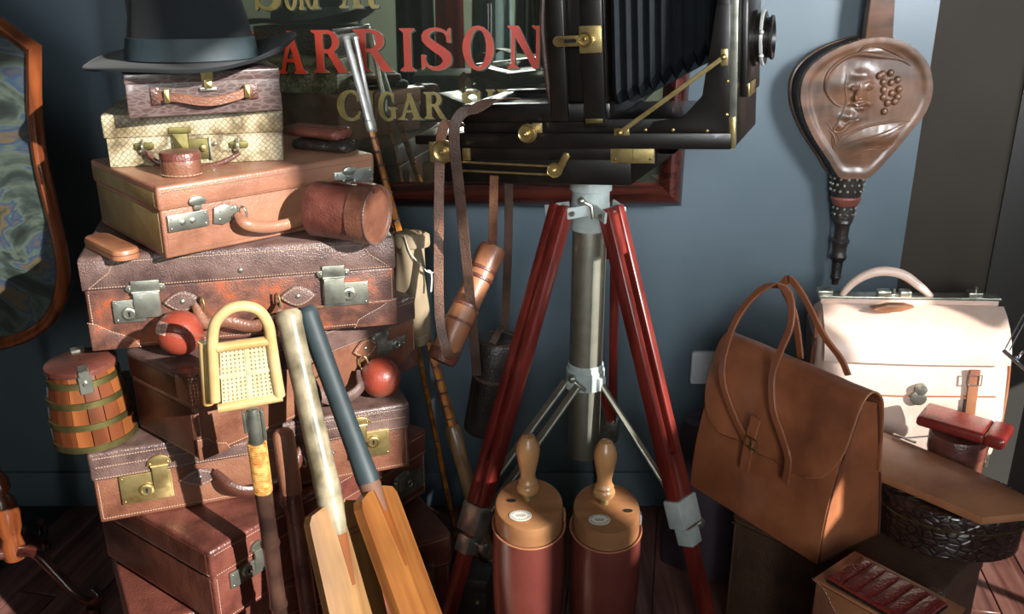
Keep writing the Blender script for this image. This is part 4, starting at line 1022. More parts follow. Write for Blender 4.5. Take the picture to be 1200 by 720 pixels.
for key, hp in (('l', at(657, 248, Y=1.72)), ('r', at(717, 250, Y=1.70)), ('b', at(712, 262, Y=1.80))):
    F = feet[key]-TC; Hh = V(hp.x, hp.y, hp.z)-TC; d = (Hh-F); L = d.length; u = d/L
    out = V(F.x, F.y, 0).normalized(); side = V(-out.y, out.x, 0)
    side = (side-u*side.dot(u)).normalized(); nr = u.cross(side)
    Mx = Matrix((side, nr, u)).transposed().to_4x4(); Mx.translation = F
    lj = L*.40
    ge = .0165 if key != 'l' else .0125
    for s in (-1, 1):
        obj('leg_rail', MB().box((s*ge-(.0085 if key != 'l' else .0095), -.014, lj-.04), (s*ge+(.0085 if key != 'l' else .0095), .014, L+.012), .004, 2, Mx), 'red_wood', t)
    for zz in (L-.02,): obj('leg_block', MB().box((-ge+.008, -.010, zz-.06), (ge-.008, .010, zz+.02), .003, 1, Mx), 'red_wood', t)
    obj('lower_leg', MB().box((-.0115, -.013, .03), (.0115, .013, lj+.10), .003, 2, Mx), 'red_wood', t)
    obj('foot_spike', MB().lathe([(.012, .04), (.010, .02), (.002, 0)], F, u, 12), 'nickel', t)
    cl = obj('leg_clamp', MB().box((-ge-.0125, -.019, lj-.045), (ge+.0125, .019, lj+.012), .003, 2, Mx).box((-.0165, -.018, lj-.085), (.0165, .018, lj-.050), .003, 2, Mx), 'aluminium' if key == 'r' else 'nickel', t)
    obj('clamp_screw', MB().lathe([(.003, 0), (.003, .018), (.011, .019), (.011, .028), (.008, .030)], Mx @ V(.018, -.0, lj-.06), Mx.to_3x3() @ V(1, 0, 0), 14), 'nickel', cl)
    # hinge ears
    h0 = V(0, 0, 0)+out*.034; h0.z = Hh.z+.004
    for s in (-1, 1):
        a = h0+side*s*(ge+.011); b = Hh+side*s*(ge+.011)
        obj('hinge_ear', MB().ribbon([a, b+(b-a).normalized()*.012], .022, .005, V(0, 0, 1)), 'aluminium', t)
    obj('hinge_pin', MB().tube([Hh+side*(ge+.018), Hh-side*(ge+.018)], .005, 10), 'nickel', t)
    # braces from the lower collar to the clamp
    zc2 = at(690, 440, Y=1.75).z
    A = out*.042+V(0, 0, zc2-.005); B = F+u*(lj+.0)-out*.014
    for s in ((-1, 1) if key == 'l' else (0,)):
        obj('brace', MB().ribbon([A+side*s*.016, B+side*s*.018], .017 if key == 'l' else .014, .008, side), 'column', t)
    obj('brace_lug', MB().box((-.010, -.008, -.014), (.010, .014, .014), .003, 2, Matrix.Translation(A-out*.008) @ Matrix((side, out, V(0, 0, 1))).transposed().to_4x4()), 'aluminium', t)
obj('lower_collar', MB().lathe([(.034, zc2-.024), (.0395, zc2-.022), (.0395, zc2+.016), (.0365, zc2+.019), (.0365, zc2+.028), (.034, zc2+.030)], n=32, cap=False), 'aluminium', t)
lv = [V(-.030, -.040, zc2+.010), V(-.016, -.048, zc2-.0), V(-.004, -.046, zc2-.012)]
obj('clamp_lever', MB().tube(lv, .0045, 8).ball(lv[0], .009, 12, 8), 'nickel', t)

# ------------------------------------------------------------ plate camera
crot = (Matrix.Rotation(R_(-21.5), 4, 'Z') @ Matrix.Rotation(R_(-3.8), 4, 'Y'))
t = thing('plate_camera', 'large black wooden plate camera with brass fittings and pleated bellows on the tripod', 'camera', at(690, 206, Y=1.75), crot); PC = t
t.location.x = TC.x; t.location.z = ztop+.001
K, Bm = 'camera_black', 'brass'
Wd = .12
def cb(name, a, b, mat=K, bev=.003, par=None): return obj(name, MB().box(a, b, bev, 2), mat, par or t)
cb('base_block', (-.262, -.105, .004), (.105, .105, .060))
obj('base_wedge', MB().prism([(.105, .006), (.18, .06), (.105, .06)], -.10, .10, None, .001), K, t)
cb('lower_rail', (-.265, -.120, .052), (.150, .120, .080), bev=.002)
cb('bed_front_flap', (-.315, -.10, .074), (-.215, .10, .092), bev=.003)
cb('extension_bed', (-.215, -.122, .080), (.285, .122, .094), bev=.002)
cb('extension_rail', (-.215, -.126, .072), (.280, -.112, .100), bev=.003)
cb('middle_bed', (-.205, -.114, .094), (.275, .114, .122), bev=.002)
cb('upper_frame', (-.205, -.120, .118), (.06, -.095, .150), bev=.003)
cb('upper_frame', (-.205, .095, .118), (.06, .120, .150), bev=.003)
cb('upper_frame', (-.205, -.120, .118), (-.180, .120, .148), bev=.003)
cb('ground_glass_flap', (-.178, -.09, .130), (-.045, .09, .136), 'grip_blue', .001)
# rear standard and its posts
for y in (-1, 1):
    cb('rear_post', (-.030, y*.122-.008, .12), (.002, y*.122+.008, .50))
    cb('rear_post', (.032, y*.128-.007, .112), (.070, y*.128+.007, .50))
cb('rear_frame', (-.034, -.118, .122), (.074, .118, .15))
cb('rear_box', (-.035, -.112, .15), (.068, .112, .50), K, .004)
cb('plate_holder', (-.040, -.095, .16), (-.030, .10, .50), 'grip_blue', .004)
obj('dark_cloth_edge', MB().tube(bez([V(-.036, -.116, .50), V(-.034, -.118, .36), V(-.040, -.120, .28), V(-.037, -.118, .20), V(-.034, -.112, .15)], 20), .005, 8), 'strap', t)
# bellows
bl_ = MB(); rings = []; nf = 9
x0b, x1b = .074, .255
for i in range(nf*2+1):
    u = i/(nf*2); x = x0b+(x1b-x0b)*u*.93; out_ = .0 if i % 2 == 0 else .014
    hy = (.104-.042*u)+out_-.006; zc_ = .33; hz = (.188-.085*u)+out_
    zb_ = max(.142+(u*.02), zc_-hz)
    c_ = .020
    rings.append([V(x, -hy, zb_+c_), V(x, -hy, zc_+hz-c_), V(x, -hy+c_, zc_+hz), V(x, hy-c_, zc_+hz), V(x, hy, zc_+hz-c_), V(x, hy, zb_+c_), V(x, hy-c_, zb_), V(x, -hy+c_, zb_)])
bl_.loft(rings); obj('bellows', bl_, 'bellows_cloth', t, ang=15)
# front standard
for y in (-1, 1):
    cb('front_post', (.254, y*.118-.006, .10), (.276, y*.118+.006, .50))
    sp_ = [(.276, .10), (.14, .10), (.15, .118), (.20, .125), (.232, .16), (.245, .24), (.254, .30), (.276, .30)]
    obj('corner_bracket', MB().prism(sp_, y*.118-.008, y*.118-.002, None, .001), K, t)
cb('front_panel', (.262, -.118, .075), (.286, .118, .50), K, .003)
cb('lens_board', (.286, -.075, .15), (.297, .075, .32), K, .003)
lz_ = .24
obj('lens', MB().lathe([(.046, 0), (.046, .006), (.040, .007), (.040, .012), (.043, .013), (.043, .020), (.033, .021), (.033, .027), (.036, .028), (.036, .032), (.028, .033), (.022, .026), (.001, .024)], (.297, -.012, lz_), (1, 0, 0), 36, cap=False), K, t)
obj('shutter_ring', MB().lathe([(.043, .0135), (.0455, .0145), (.0455, .018), (.043, .0195)], (.297, -.012, lz_), (1, 0, 0), 36, cap=False).ball((.315, -.058, lz_+.012), .004).ball((.315, -.054, lz_-.026), .0045), 'steel', t)
for a, b in (((.297, -.06, .315), (.300, .02, .345)), ((.297, -.07, .150), (.300, .0, .172)), ((.286, -.116, .32), (.289, -.09, .42))):
    cb('brass_plate', a, b, Bm, .0008)
cb('edge_strip', (.276, -.1215, .075), (.2875, -.1185, .50), 'nickel', .0006)
cb('brass_plate', (.2765, -.1235, .074), (.286, -.119, .125), Bm, .0006)
def fr2(x, y): q = on(t, x, y, -.122); return q.x, q.z
m = MB()
for q in ((853, 95), (852, 134), (789, 152), (829, 153), (757, 152)): 
    x, z = fr2(*q); m.ball((x, -.126, z), .0032, 10, 6, (1, .6, 1))
obj('brass_screws', m, Bm, t, kind='stuff')
# brass strut
a, b = fr2(729, 154), fr2(850, 66)
obj('brace_strut', MB().ribbon([V(a[0], -.135, a[1]), V(b[0], -.135, b[1])], .008, .003, (0, 0, 1)).ball((a[0], -.137, a[1]), .005).ball((b[0], -.137, b[1]), .005), 'brass', t)
x, z = a; cb('brass_plate', (x-.012, -.130, z-.006), (x+.014, -.124, z+.006), Bm, .0006)
x, z = b; cb('brass_plate', (x-.006, -.130, z-.014), (x+.005, -.124, z+.012), Bm, .0006)
# rear clamp plate and knob
x, z = fr2(681, 46); xa, _ = fr2(652, 46); xb, _ = fr2(709, 46)
P_ = obj('clamp_arm', MB().prism(rrect(xa, z-.010, xb-.012, z+.008, .009), -.142, -.138, None, .001), Bm, t)
obj('slot', MB().prism(rrect(xa+.020, z-.004, xa+.042, z+.002, .003), -.1432, -.1415), 'hole', P_, flat=True)
cb('clamp_plate', (xb-.040, -.1385, z-.022), (xb-.001, -.134, z+.022), Bm, .001)
def knob(px, py, r, y0, par=None, nm='focus_knob', axis=(0, -1, 0)):
    x, z = on(t, px, py, y0-.02).x, on(t, px, py, y0-.02).z
    return obj(nm, MB().lathe([(.005, 0), (.005, .010), (r, .011), (r*1.04, .014), (r*1.04, .018), (r*.92, .021), (r*.72, .018), (r*.35, .018), (r*.30, .023), (r*.12, .024), (.0001, .022)], (x, y0, z), axis, 32, cap=False), Bm, par or t)
knob(685, 46, .011, -.140)
knob(519, 178, .0205, -.132); knob(617, 157, .0165, -.124); knob(649, 200, .0135, -.110)
def bp(x0, y0, x1, y1, yy, nm='brass_plate', mat=Bm):
    p0, p1 = on(t, x0, y0, yy), on(t, x1, y1, yy)
    return obj(nm, MB().prism(rrect(min(p0.x, p1.x), min(p0.z, p1.z), max(p0.x, p1.x), max(p0.z, p1.z), .0012), yy-.003, yy+.002, None, .0008), mat, t)
P_ = bp(716, 191, 767, 168, -.121)
m = MB()
for q in ((721, 187), (762, 187), (722, 173), (762, 173)):
    g = on(t, q[0], q[1], -.124); m.ball((g.x, -.124, g.z), .0024, 8, 5)
m.box((on(t, 742, 180, -.124).x-.0006, -.1246, on(t, 742, 189, -.124).z), (on(t, 742, 180, -.124).x+.0006, -.1235, on(t, 742, 170, -.124).z))
obj('rivets', m, 'brass_dull', P_, kind='stuff')
bp(543, 188, 550, 167, -.121); bp(505, 190, 510, 166, -.107); bp(624, 156, 635, 144, -.126)
a, b = on(t, 655, 200, -.128), on(t, 664, 184, -.128)
obj('crank_arm', MB().prism([(a.x-.007, a.z), (b.x-.007, b.z+.003), (b.x-.003, b.z+.008), (b.x+.004, b.z+.007), (b.x+.006, b.z), (a.x+.004, a.z-.006)], -.131, -.127, None, .001), Bm, t)
for y0, y1 in ((190, 193), (200, 203)):
    a, b = on(t, 540, y0, -.124), on(t, 645, y1+2, -.124); obj('brass_rod', MB().tube([V(a.x, -.124, a.z), V(b.x, -.124, b.z)], .0022, 8), Bm, t)
obj('name_plate', MB().box((.036, -.1366, .118), (.066, -.1355, .126), .0003), 'brass_dull', t)

# ------------------------------------------------------------ hanging straps, telescope, dark flask case
def strap_between(name, par, pts, w, mat, side=(1, 0, 0), th=.003):
    return obj(name, MB().ribbon(bez(pts, 30), w, th, side), mat, par, world=True)
# telescope case with its own sling
A, B = at(577, 292, Y=1.76), at(521, 414, Y=1.66)
t = thing('telescope_case', 'russet leather telescope tube with dark rings, slung by a long strap under the camera', 'telescope', B)
d = (A-B); L = d.length; u = d/L; r = .0275
obj('tube', MB().lathe([(r*.9, -.012), (r, -.008), (r, L*.45), (r*.93, L*.455), (r*.93, L*.70), (r*.98, L*.705), (r*.98, L*.98), (r*.9, L*1.02), (r*.6, L*1.035)], (0, 0, 0), u, 32), 'tan', t)
for s in (.30, .45, .72, .80):
    obj('ring', MB().lathe([(r*.93, -.003), (r*1.06, -.003), (r*1.06, .003), (r*.93, .003)], u*(L*s), u, 32, cap=False), 'oxblood', t)
obj('end_cap', MB().lathe([(r*.2, -.020), (r*.96, -.018), (r*1.08, -.010), (r*1.08, .004), (r, .006)], (0, 0, 0), u, 32), 'oxblood', t)
obj('seam', MB().tube([u*(L*.05)+V(-.002, -r*1.0, 0)-u*0, u*(L*.95)+V(-.002, -r*.98, 0)], .0012, 6), 'thread', t)
kt = at(519, 150, Y=1.62)
strap_between('sling', t, [at(541, 148, Y=1.72), at(527, 143, Y=1.70), at(518, 154, Y=1.70), at(515, 200, Y=1.705), at(514, 300, Y=1.68), at(515, 370, Y=1.645), at(522, 408, Y=1.622), at(530, 421, Y=1.625), at(533, 412, Y=1.65)], .0185, 'strap_tan')
strap_between('sling', t, [at(579, 206, Y=1.70), at(578, 250, Y=1.72), at(577, 292, Y=1.745)], .0165, 'strap_tan')
# dark flask case
A = at(584, 398, Y=1.76); B = at(565, 505, Y=1.76)
t = thing('flask_case', 'tall black leather flask case hanging by a dark strap beside the left tripod leg', 'case', B)
d = (A-B); L = d.length; u = d/L; r = .040
obj('case_body', MB().lathe([(r*.9, 0), (r*.98, .004), (r, .012), (r, L*.74)], (0, 0, 0), u, 32), 'black_case', t)
obj('lid', MB().lathe([(r*1.0, L*.72), (r*1.07, L*.725), (r*1.07, L*.985), (r*1.02, L), (r*.9, L*.998), (.001, L)], (0, 0, 0), u, 32, cap=False), 'black_case', t)
obj('rim_welt', MB().tube([u*L+V(r*1.04*math.cos(a), r*1.04*math.sin(a), .002) for a in [2*math.pi*i/36 for i in range(36)]], .0022, 6, (0, 0, 1), True), 'strap', t)
obj('lid_strap', MB().ribbon(bez([u*L+V(-.012, -.030, .004), u*L+V(0, -.012, .020), u*L+V(.008, .02, .018), u*L+V(.012, .034, .004)], 14), .014, .003, (1, 0, 0)), 'strap', t)
obj('side_band', MB().lathe([(r*1.0, L*.60), (r*1.04, L*.60), (r*1.04, L*.63), (r*1.0, L*.63)], (0, 0, 0), u, 32, cap=False), 'strap', t)
strap_between('sling', t, [at(604, 116, Y=1.66), at(580, 117, Y=1.61), at(556, 128, Y=1.60), at(540, 134, Y=1.60), at(532, 160, Y=1.60), at(540, 240, Y=1.62), at(551, 350, Y=1.68), at(559, 440, Y=1.71)], .0190, 'strap', (1, -.1, .1))
strap_between('sling', t, [at(596, 206, Y=1.72), at(596, 260, Y=1.74), at(594, 330, Y=1.77), at(591, 388, Y=1.80)], .0165, 'strap')

# ------------------------------------------------------------ riding boots with wooden trees
def riding_boot(label, px, py, Y, yaw, hx, hpx, lean):
    top = at(px, py, Y=Y); t = thing('riding_boot', label, 'boot', (top.x, Y, 0), rot3(yaw), 'riding boots on wooden trees')
    zt = top.z-.045; n = 40
    def ring(z, rx, ry, cy=0, cx=0, tilt=0, sq=1.0):
        out = []
        for j in range(n):
            a = 2*math.pi*j/n; x, y = rx*math.copysign(abs(math.cos(a))**sq, math.cos(a)), ry*math.copysign(abs(math.sin(a))**sq, math.sin(a))
            out.append(V(cx+x, cy+y, z+tilt*y))
        return out
    rr = [ring(.012, .040, .105, -.05), ring(.03, .042, .11, -.05), ring(.065, .040, .10, -.045), ring(.09, .040, .078, -.02), ring(.12, .040, .056, 0), ring(.17, .042, .052, .004),
          ring(.25, .052, .058, .006), ring(.34, .0585, .064, .006), ring(.42, .060, .062, .003), ring(zt-.012, .0575, .058, 0, 0, .10), ring(zt+.003, .0570, .0575, 0, 0, .16)]
    obj('boot_leather', MB().loft(rr), 'boot', t, ang=60)
    obj('top_binding', MB().tube(ring(zt+.003, .0585, .059, 0, 0, .16), .0016, 6, (0, 0, 1), True), 'tan', t)
    obj('sole', MB().loft([ring(0, .042, .108, -.05), ring(.012, .043, .11, -.05)]), 'dark', t)
    obj('pull_tab', MB().ribbon([V(.056, .01, zt-.05), V(.058, .01, zt+.02), V(.053, .01, zt+.024)], .014, .003, (0, 1, 0)), 'plastic' if lean else 'tan', t)
    tb = MB().loft([ring(zt-.03, .054, .0545, 0, 0, .16), ring(zt+.032, .0550, .0555, 0, 0, .22), ring(zt+.040, .0535, .054, 0, 0, .26), ring(zt+.042, .050, .0505, 0, 0, .28)])
    B = obj('boot_tree', tb, 'tree', t, ang=35)
    Hc = V(hx, .012, zt+.046)
    obj('handle_ferrule', MB().lathe([(.0105, -.006), (.0105, .010)], Hc, (0, 0, 1), 16), 'brass', t)
    h = .098
    obj('handle', MB().lathe([(.0105, 0), (.0165, .002), (.0185, .008), (.0175, .013), (.0150, .016), (.0160, .020), (.0125, .026), (.0120, .034), (.0150, .050), (.0185, .068), (.0190, .078), (.0165, .090), (.010, .101), (.001, .104)], Hc+V(0, 0, .008), (0, 0, 1), 24, cap=False), 'boxwood', t)
    # oval paper label with print, resting on the sloping block
    sl = .28; mt = Matrix.Translation(V(-.014, -.028, zt+.0425+sl*-.028)) @ Matrix.Rotation(math.atan(sl), 4, 'X')
    lab = MB().lathe([(.0175, 0), (.0175, .0012)], n=28, ey=.62); lab.bm.transform(mt); Lb = obj('paper_label', lab, 'paper', B, flat=True)
    pr = MB().lathe([(.0160, .0012), (.0160, .0015), (.0152, .0015), (.0152, .0012)], n=28, ey=.62, cap=False)
    for i in range(22):
        a = 2*math.pi*i/22
        if i % 11 in (0,): continue
        x, y = .0130*math.cos(a), .0130*.60*math.sin(a); pr.box((x-.0006, y-.0008, .0012), (x+.0006, y+.0008, .0015))
    for k, wd in ((.0018, .007), (-.0005, .0085), (-.0028, .006)): pr.box((-wd, k-.0004, .0012), (wd, k+.0004, .0015))
    pr.bm.transform(mt); obj('label_print', pr, 'ink', Lb, flat=True, kind='stuff')
    ho = MB().lathe([(.005, 0), (.005, .0008)], n=12, ex=1.5, ey=.7); ho.bm.transform(Matrix.Translation(V(-.028 if not lean else .034, .002 if not lean else -.010, zt+.0430+(sl*.002 if not lean else -sl*.010))) @ Matrix.Rotation(math.atan(sl), 4, 'X')); obj('finger_hole', ho, 'hole', B, flat=True)
    return t
riding_boot('dark red riding boot on a wooden tree, left boot of the pair', 620, 587, 1.30, 0, -.002, 0, 0)
riding_boot('dark red riding boot on a wooden tree, right boot of the pair, pale tab', 711, 592, 1.32, 0, -.004, 0, 1)
# ------------------------------------------------------------ carved fireside bellows on the wall
t = thing('fireside_bellows', 'carved oak fireside bellows with a bearded man in relief, hanging on the blue wall', 'bellows', at(1000, 207, Y=2.055)); BW = t
def b2(px, py, y=0): return on(t, px, py, y)
OUT = [(1010, 46), (1028, 44), (1048, 46), (1068, 54), (1083, 68), (1091, 86), (1092, 108), (1084, 132), (1064, 158), (1042, 184), (1018, 208), (1001, 209), (984, 208), (970, 187), (953, 161), (942, 136), (938, 112), (942, 90), (956, 72), (980, 57)]
P2 = [b2(*q) for q in OUT]; P2 = [V(p.x, 0, p.z) for p in P2]
sm = bez(P2+[P2[0]], 200)[:-1]
cen = b2(1016, 118); cen = V(cen.x, 0, cen.z)
def ray_r(a):
    d = V(math.cos(a), 0, math.sin(a)); best = .1
    for i in range(len(sm)):
        p, q = sm[i]-cen, sm[(i+1) % len(sm)]-cen; e = q-p; den = d.x*e.z-d.z*e.x
        if abs(den) < 1e-12: continue
        s = (p.x*e.z-p.z*e.x)/den; u = (p.x*d.z-p.z*d.x)/den
        if s > 0 and -1e-6 <= u <= 1+1e-6: best = s
    return best
S1 = abs(b2(1100, 100).x-b2(1000, 100).x)/100      # metres per reference pixel
def zc(x, y): return (920+x/3.6, 30+y/3.6)          # carving sketch coordinates
def loc_z(x, y): q = b2(*zc(x, y)); return q.x, q.z
GA = [  # x, z, rx, rz, height : soft relief swellings of the head and shoulders
 (325, 255, 62, 84, .006), (300, 285, 12, 34, .005), (292, 305, 16, 12, .004), (285, 262, 17, 10, .003), (350, 262, 20, 11, .003), (318, 205, 50, 26, .003),
 (318, 332, 42, 10, .004), (318, 352, 22, 10, .003), (270, 385, 48, 34, .006), (235, 425, 26, 24, .004), (350, 300, 30, 40, .002), (400, 470, 130, 50, .005), (300, 520, 70, 50, .003), (350, 105, 80, 26, .004), (230, 250, 40, 60, .003)]
GA = [(*loc_z(x, y), rx/3.6*S1, ry/3.6*S1, h*.9) for x, y, rx, ry, h in GA]
ct, st_ = math.cos(R_(0)), math.sin(R_(0))
def relief(p, u):
    h = 0
    for x, z, rx, rz, hh in GA: h += 1.5*hh*math.exp(-(((p.x-x)/rx)**2+((p.z-z)/rz)**2)*1.6)
    fade = 1/(1+math.exp((u-.86)*40))
    h *= fade
    h += .0035/(1+math.exp(-(u-.88)*60))
    return h+.0006*noise.noise(V(p.x*90, 0, p.z*30))
nA, nR = 180, 64; mb = MB(); rr = []
rad = [ray_r(2*math.pi*j/nA) for j in range(nA)]
for i in range(nR, -1, -1):
    u = max(i/nR, .004); row = []
    for j in range(nA):
        a = 2*math.pi*j/nA; p = cen+V(math.cos(a), 0, math.sin(a))*(rad[j]*u); row.append(V(p.x, -relief(p, u), p.z))
    rr.append(row)
edge = [[cen+V(math.cos(2*math.pi*j/nA), 0, math.sin(2*math.pi*j/nA))*(rad[j]*f)+V(0, y, 0) for j in range(nA)] for f, y in ((.9, .014), (.995, .014), (1.004, .010), (1.006, .002))]
mb.loft(edge+rr); obj('front_board', mb, 'carved', t, ang=60)
g_ = [[cen+V(math.cos(2*math.pi*j/nA), 0, math.sin(2*math.pi*j/nA))*(rad[j]*f)+V(-.006, y, 0) for j in range(nA)] for f, y in ((.97, .012), (.99, .02), (.95, .028), (.99, .038), (.95, .046), (.99, .054))]
obj('leather_gusset', MB().loft(g_), 'black_case', t)
g_ = [[cen+V(math.cos(2*math.pi*j/nA), 0, math.sin(2*math.pi*j/nA))*(rad[j]*f)+V(-.008, y, 0) for j in range(nA)] for f, y in ((.97, .054), (1.0, .056), (1.0, .066), (.97, .068))]
obj('back_board', MB().loft(g_), 'carved', t)
m = MB()
for j in range(0, nA, 4):
    p = cen+V(math.cos(2*math.pi*j/nA), 0, math.sin(2*math.pi*j/nA))*(rad[j]*1.004); m.ball((p.x, .009, p.z), .0026, 8, 5)
obj('edge_studs', m, 'brass_dull', t, kind='stuff')
def ridge(name, pts, r, yo=-.004):
    pp = bez([V(*[loc_z(*q)[0], yo, loc_z(*q)[1]]) for q in pts], 30)
    out = [V(p.x, -relief(p, .5)+.0006, p.z) for p in pp]; n = len(out)
    return MB().tube(out, [1.35*r*(.35+.65*min(1, 4*min(i/(n-1), 1-i/(n-1)))) for i in range(n)], 8)
obj('carved_hat_brim', ridge('a', [(245, 345), (205, 325), (172, 270), (182, 205), (235, 150), (310, 120), (400, 132), (480, 142), (530, 170)], .0034), 'carved', t)
obj('carved_hat_crown', ridge('a', [(300, 118), (345, 86), (400, 88), (460, 112), (500, 140)], .0034), 'carved', t)
obj('carved_brow', ridge('a', [(258, 250), (275, 238), (300, 246)], .0016), 'carved', t); obj('carved_brow', ridge('a', [(325, 246), (350, 236), (385, 250)], .0017), 'carved', t)
for x in (285, 350):
    q = loc_z(x, 263); y = -relief(V(q[0], 0, q[1]), .5); E_ = obj('carved_eye', MB().ball((q[0], y, q[1]), .0040, 14, 8, (1.15, .5, .62)), 'carved', t)
    obj('eyelid', MB().tube([V(q[0]+.0052*math.cos(a), y-.0016, q[1]+.0030*math.sin(a)) for a in [2*math.pi*i/16 for i in range(16)]], .0007, 6, (0, 1, 0), True), 'carved', E_)
obj('carved_nose', ridge('a', [(312, 245), (302, 275), (292, 303), (300, 312), (318, 306)], .0030), 'carved', t)
obj('carved_moustache', ridge('a', [(262, 342), (285, 328), (305, 336), (335, 326), (358, 338)], .0028), 'carved', t)
obj('carved_lip', ridge('a', [(290, 350), (308, 354), (325, 349)], .0018), 'carved', t)
obj('carved_jaw', ridge('a', [(258, 200), (250, 260), (258, 320), (225, 400), (205, 445), (240, 448), (290, 400), (350, 355)], .0018), 'carved', t)
m = MB()
for k in range(9):
    x0 = 262+k*9; pp = [V(*[loc_z(x0, 356)[0], 0, loc_z(x0, 356)[1]]), V(*[loc_z(x0-20-k, 396)[0], 0, loc_z(x0-20-k, 396)[1]]), V(*[loc_z(222+k*5, 440-k*5)[0], 0, loc_z(222+k*5, 440-k*5)[1]])]
    m.tube([V(p.x, -relief(p, .5)+.0003, p.z) for p in bez(pp, 10)], .0009, 5)
obj('carved_beard', m, 'carved', t, kind='stuff')
for x, y in ((410, 205), (445, 200), (474, 228), (448, 240), (414, 238), (480, 268), (450, 285), (416, 270), (462, 320), (432, 325), (418, 362), (414, 302), (474, 300), (396, 212)):
    q = loc_z(x, y); yy = -relief(V(q[0], 0, q[1]), .5)
    obj('carved_curl', MB().ball((q[0], yy-.001, q[1]), .0078, 14, 9, (1, .8, 1.05)), 'carved', t)
for pts, r in (([(205, 520), (250, 470), (330, 430), (420, 410), (500, 400), (545, 412)], .0026), ([(238, 526), (300, 500), (370, 480), (440, 455), (530, 410)], .0016), ([(232, 512), (290, 488), (365, 466), (440, 440), (510, 404)], .0016), ([(262, 562), (330, 528), (400, 522), (455, 500)], .0014), ([(186, 440), (205, 470), (212, 512)], .0020), ([(200, 436), (222, 466), (228, 500)], .0016), ([(170, 400), (195, 440), (200, 500), (205, 540)], .0014)):
    obj('carved_fold', ridge('a', pts, r), 'carved', t)
m = MB()
for k in range(9):
    pts = [(285+k*19, 548-k*5), (291+k*19, 534-k*5), (297+k*19, 545-k*5), (301+k*19, 536-k*5)]
    pp = [V(loc_z(*q)[0], 0, loc_z(*q)[1]) for q in pts]; m.tube([V(p.x, -relief(p, .5)+.0001, p.z) for p in bez(pp, 9)], .0006, 5)
obj('carved_scrawl', m, 'carved', t, kind='stuff')
hp = [b2(1013, 50), b2(1047, 50), b2(1050, 0), b2(1052, -90), b2(1034, -120), b2(1016, -90), b2(1020, 0)]
obj('board_handle', MB().prism([(p.x, p.z) for p in hp], .0, .022, None, .005), 'carved', t)
nt_, nb_ = b2(1000, 207), b2(981, 338)
A0 = V(nt_.x, .030, nt_.z); dz = A0.z-nb_.z
obj('studded_collar', MB().lathe([(.040, .004), (.038, 0), (.033, -.050), (.026, -.058), (.025, -.085), (.023, -.108)], A0, (0, 0, 1), 28, ey=.8), 'black_case', t)
m = MB()
for z_, n_, r_ in ((-.008, 14, .0395), (-.022, 14, .0375), (-.036, 14, .0365), (-.078, 10, .0255), (-.092, 10, .0245)):
    for k in range(n_):
        a = 2*math.pi*(k+.5*(z_ in (-.022, -.092)))/n_; m.ball(A0+V(r_*math.cos(a), r_*.8*math.sin(a), z_), .0034, 8, 6)
obj('collar_studs', m, 'nickel', t, kind='stuff')
obj('fringe', MB().lathe([(.031, -.050), (.035, -.056), (.029, -.070), (.027, -.072)], A0, (0, 0, 1), 34, cap=False, ey=.8), 'oxblood', t)
pr = []
for z_, r_ in ((-.106, .019), (-.112, .021), (-.118, .017), (-.150, .0165), (-.155, .021), (-.160, .021), (-.166, .017), (-.188, .016), (-.194, .0195), (-.200, .0185), (-.206, .013), (-.240, .011), (-.245, .0125), (-.250, .0105), (-dz+.030, .0085), (-dz+.022, .0105), (-dz+.016, .0085), (-dz, .007)): pr.append((r_, z_))
obj('nozzle', MB().lathe(pr, A0, (0, 0, 1), 24), 'black_case', t)
obj('wall_nail', MB().tube([V(b2(1034, -60).x, .0, b2(1034, -60).z), V(b2(1034, -60).x, .075, b2(1034, -60).z)], .003, 8), 'nickel', t)

# ------------------------------------------------------------ shield shaped pole screen on the left
YS = 1.72
t = thing('pole_screen', 'shield-shaped pole screen with a wooden frame round a faded marbled panel, at the left edge', 'screen', (-1.095, YS, 0)); xc = t.location.x
rp = [(0, 21), (46, 54), (47, 130), (54, 190), (67, 245), (79, 300), (80, 338), (66, 376), (38, 398), (0, 410)]
pts = [on(t, x, y, 0) for x, y in rp]; pts = [V(p.x, 0, p.z) for p in pts]
sl_ = (pts[0]-pts[1])/(pts[0].x-pts[1].x); pts = [pts[0]-sl_*pts[0].x]+pts; pts.append(V(0, 0, pts[-1].z-.012))
x_0 = 0.0
full = pts+[V(2*x_0-p.x, 0, p.z) for p in pts[-2:0:-1]]
def offs(ps, d):
    out = []; n = len(ps)
    for i in range(n):
        a, b, c = ps[i-1], ps[i], ps[(i+1) % n]; e1, e2 = (b-a).normalized(), (c-b).normalized()
        n1, n2 = V(-e1.z, 0, e1.x), V(-e2.z, 0, e2.x); m_ = (n1+n2); m_ = m_/max(.35, (1+n1.dot(n2))) ; out.append(b-m_*d)
    return out
sharp = full
dense = []
for i in range(len(sharp)):
    a, b = sharp[i], sharp[(i+1) % len(sharp)]; dense += [a, a.lerp(b, .5)]
segs = [('frame_top', [0, 1, 2]), ]
ins = offs(full, .024)
ctr = V(sum(p.x for p in full)/len(full), 0, sum(p.z for p in full)/len(full))
if (ins[3]-ctr).length > (full[3]-ctr).length: ins = offs(full, -.024)
def mould(A, B):
    rs = []
    for o_, i_ in zip(A, B):
        mid = (o_+i_)/2
        rs.append([o_+V(0, .010, 0), o_+V(0, -.004, 0), o_.lerp(i_, .25)+V(0, -.012, 0), mid+V(0, -.014, 0), o_.lerp(i_, .8)+V(0, -.010, 0), i_+V(0, -.003, 0), i_+V(0, .010, 0)])
    return rs
def chain(idx, nm):
    A, B = [full[i % len(full)] for i in idx], [ins[i % len(full)] for i in idx]
    if len(idx) > 3: A, B = bez(A, 40), bez(B, 40)
    obj(nm, MB().loft(mould(A, B)), 'screen_wood', t)
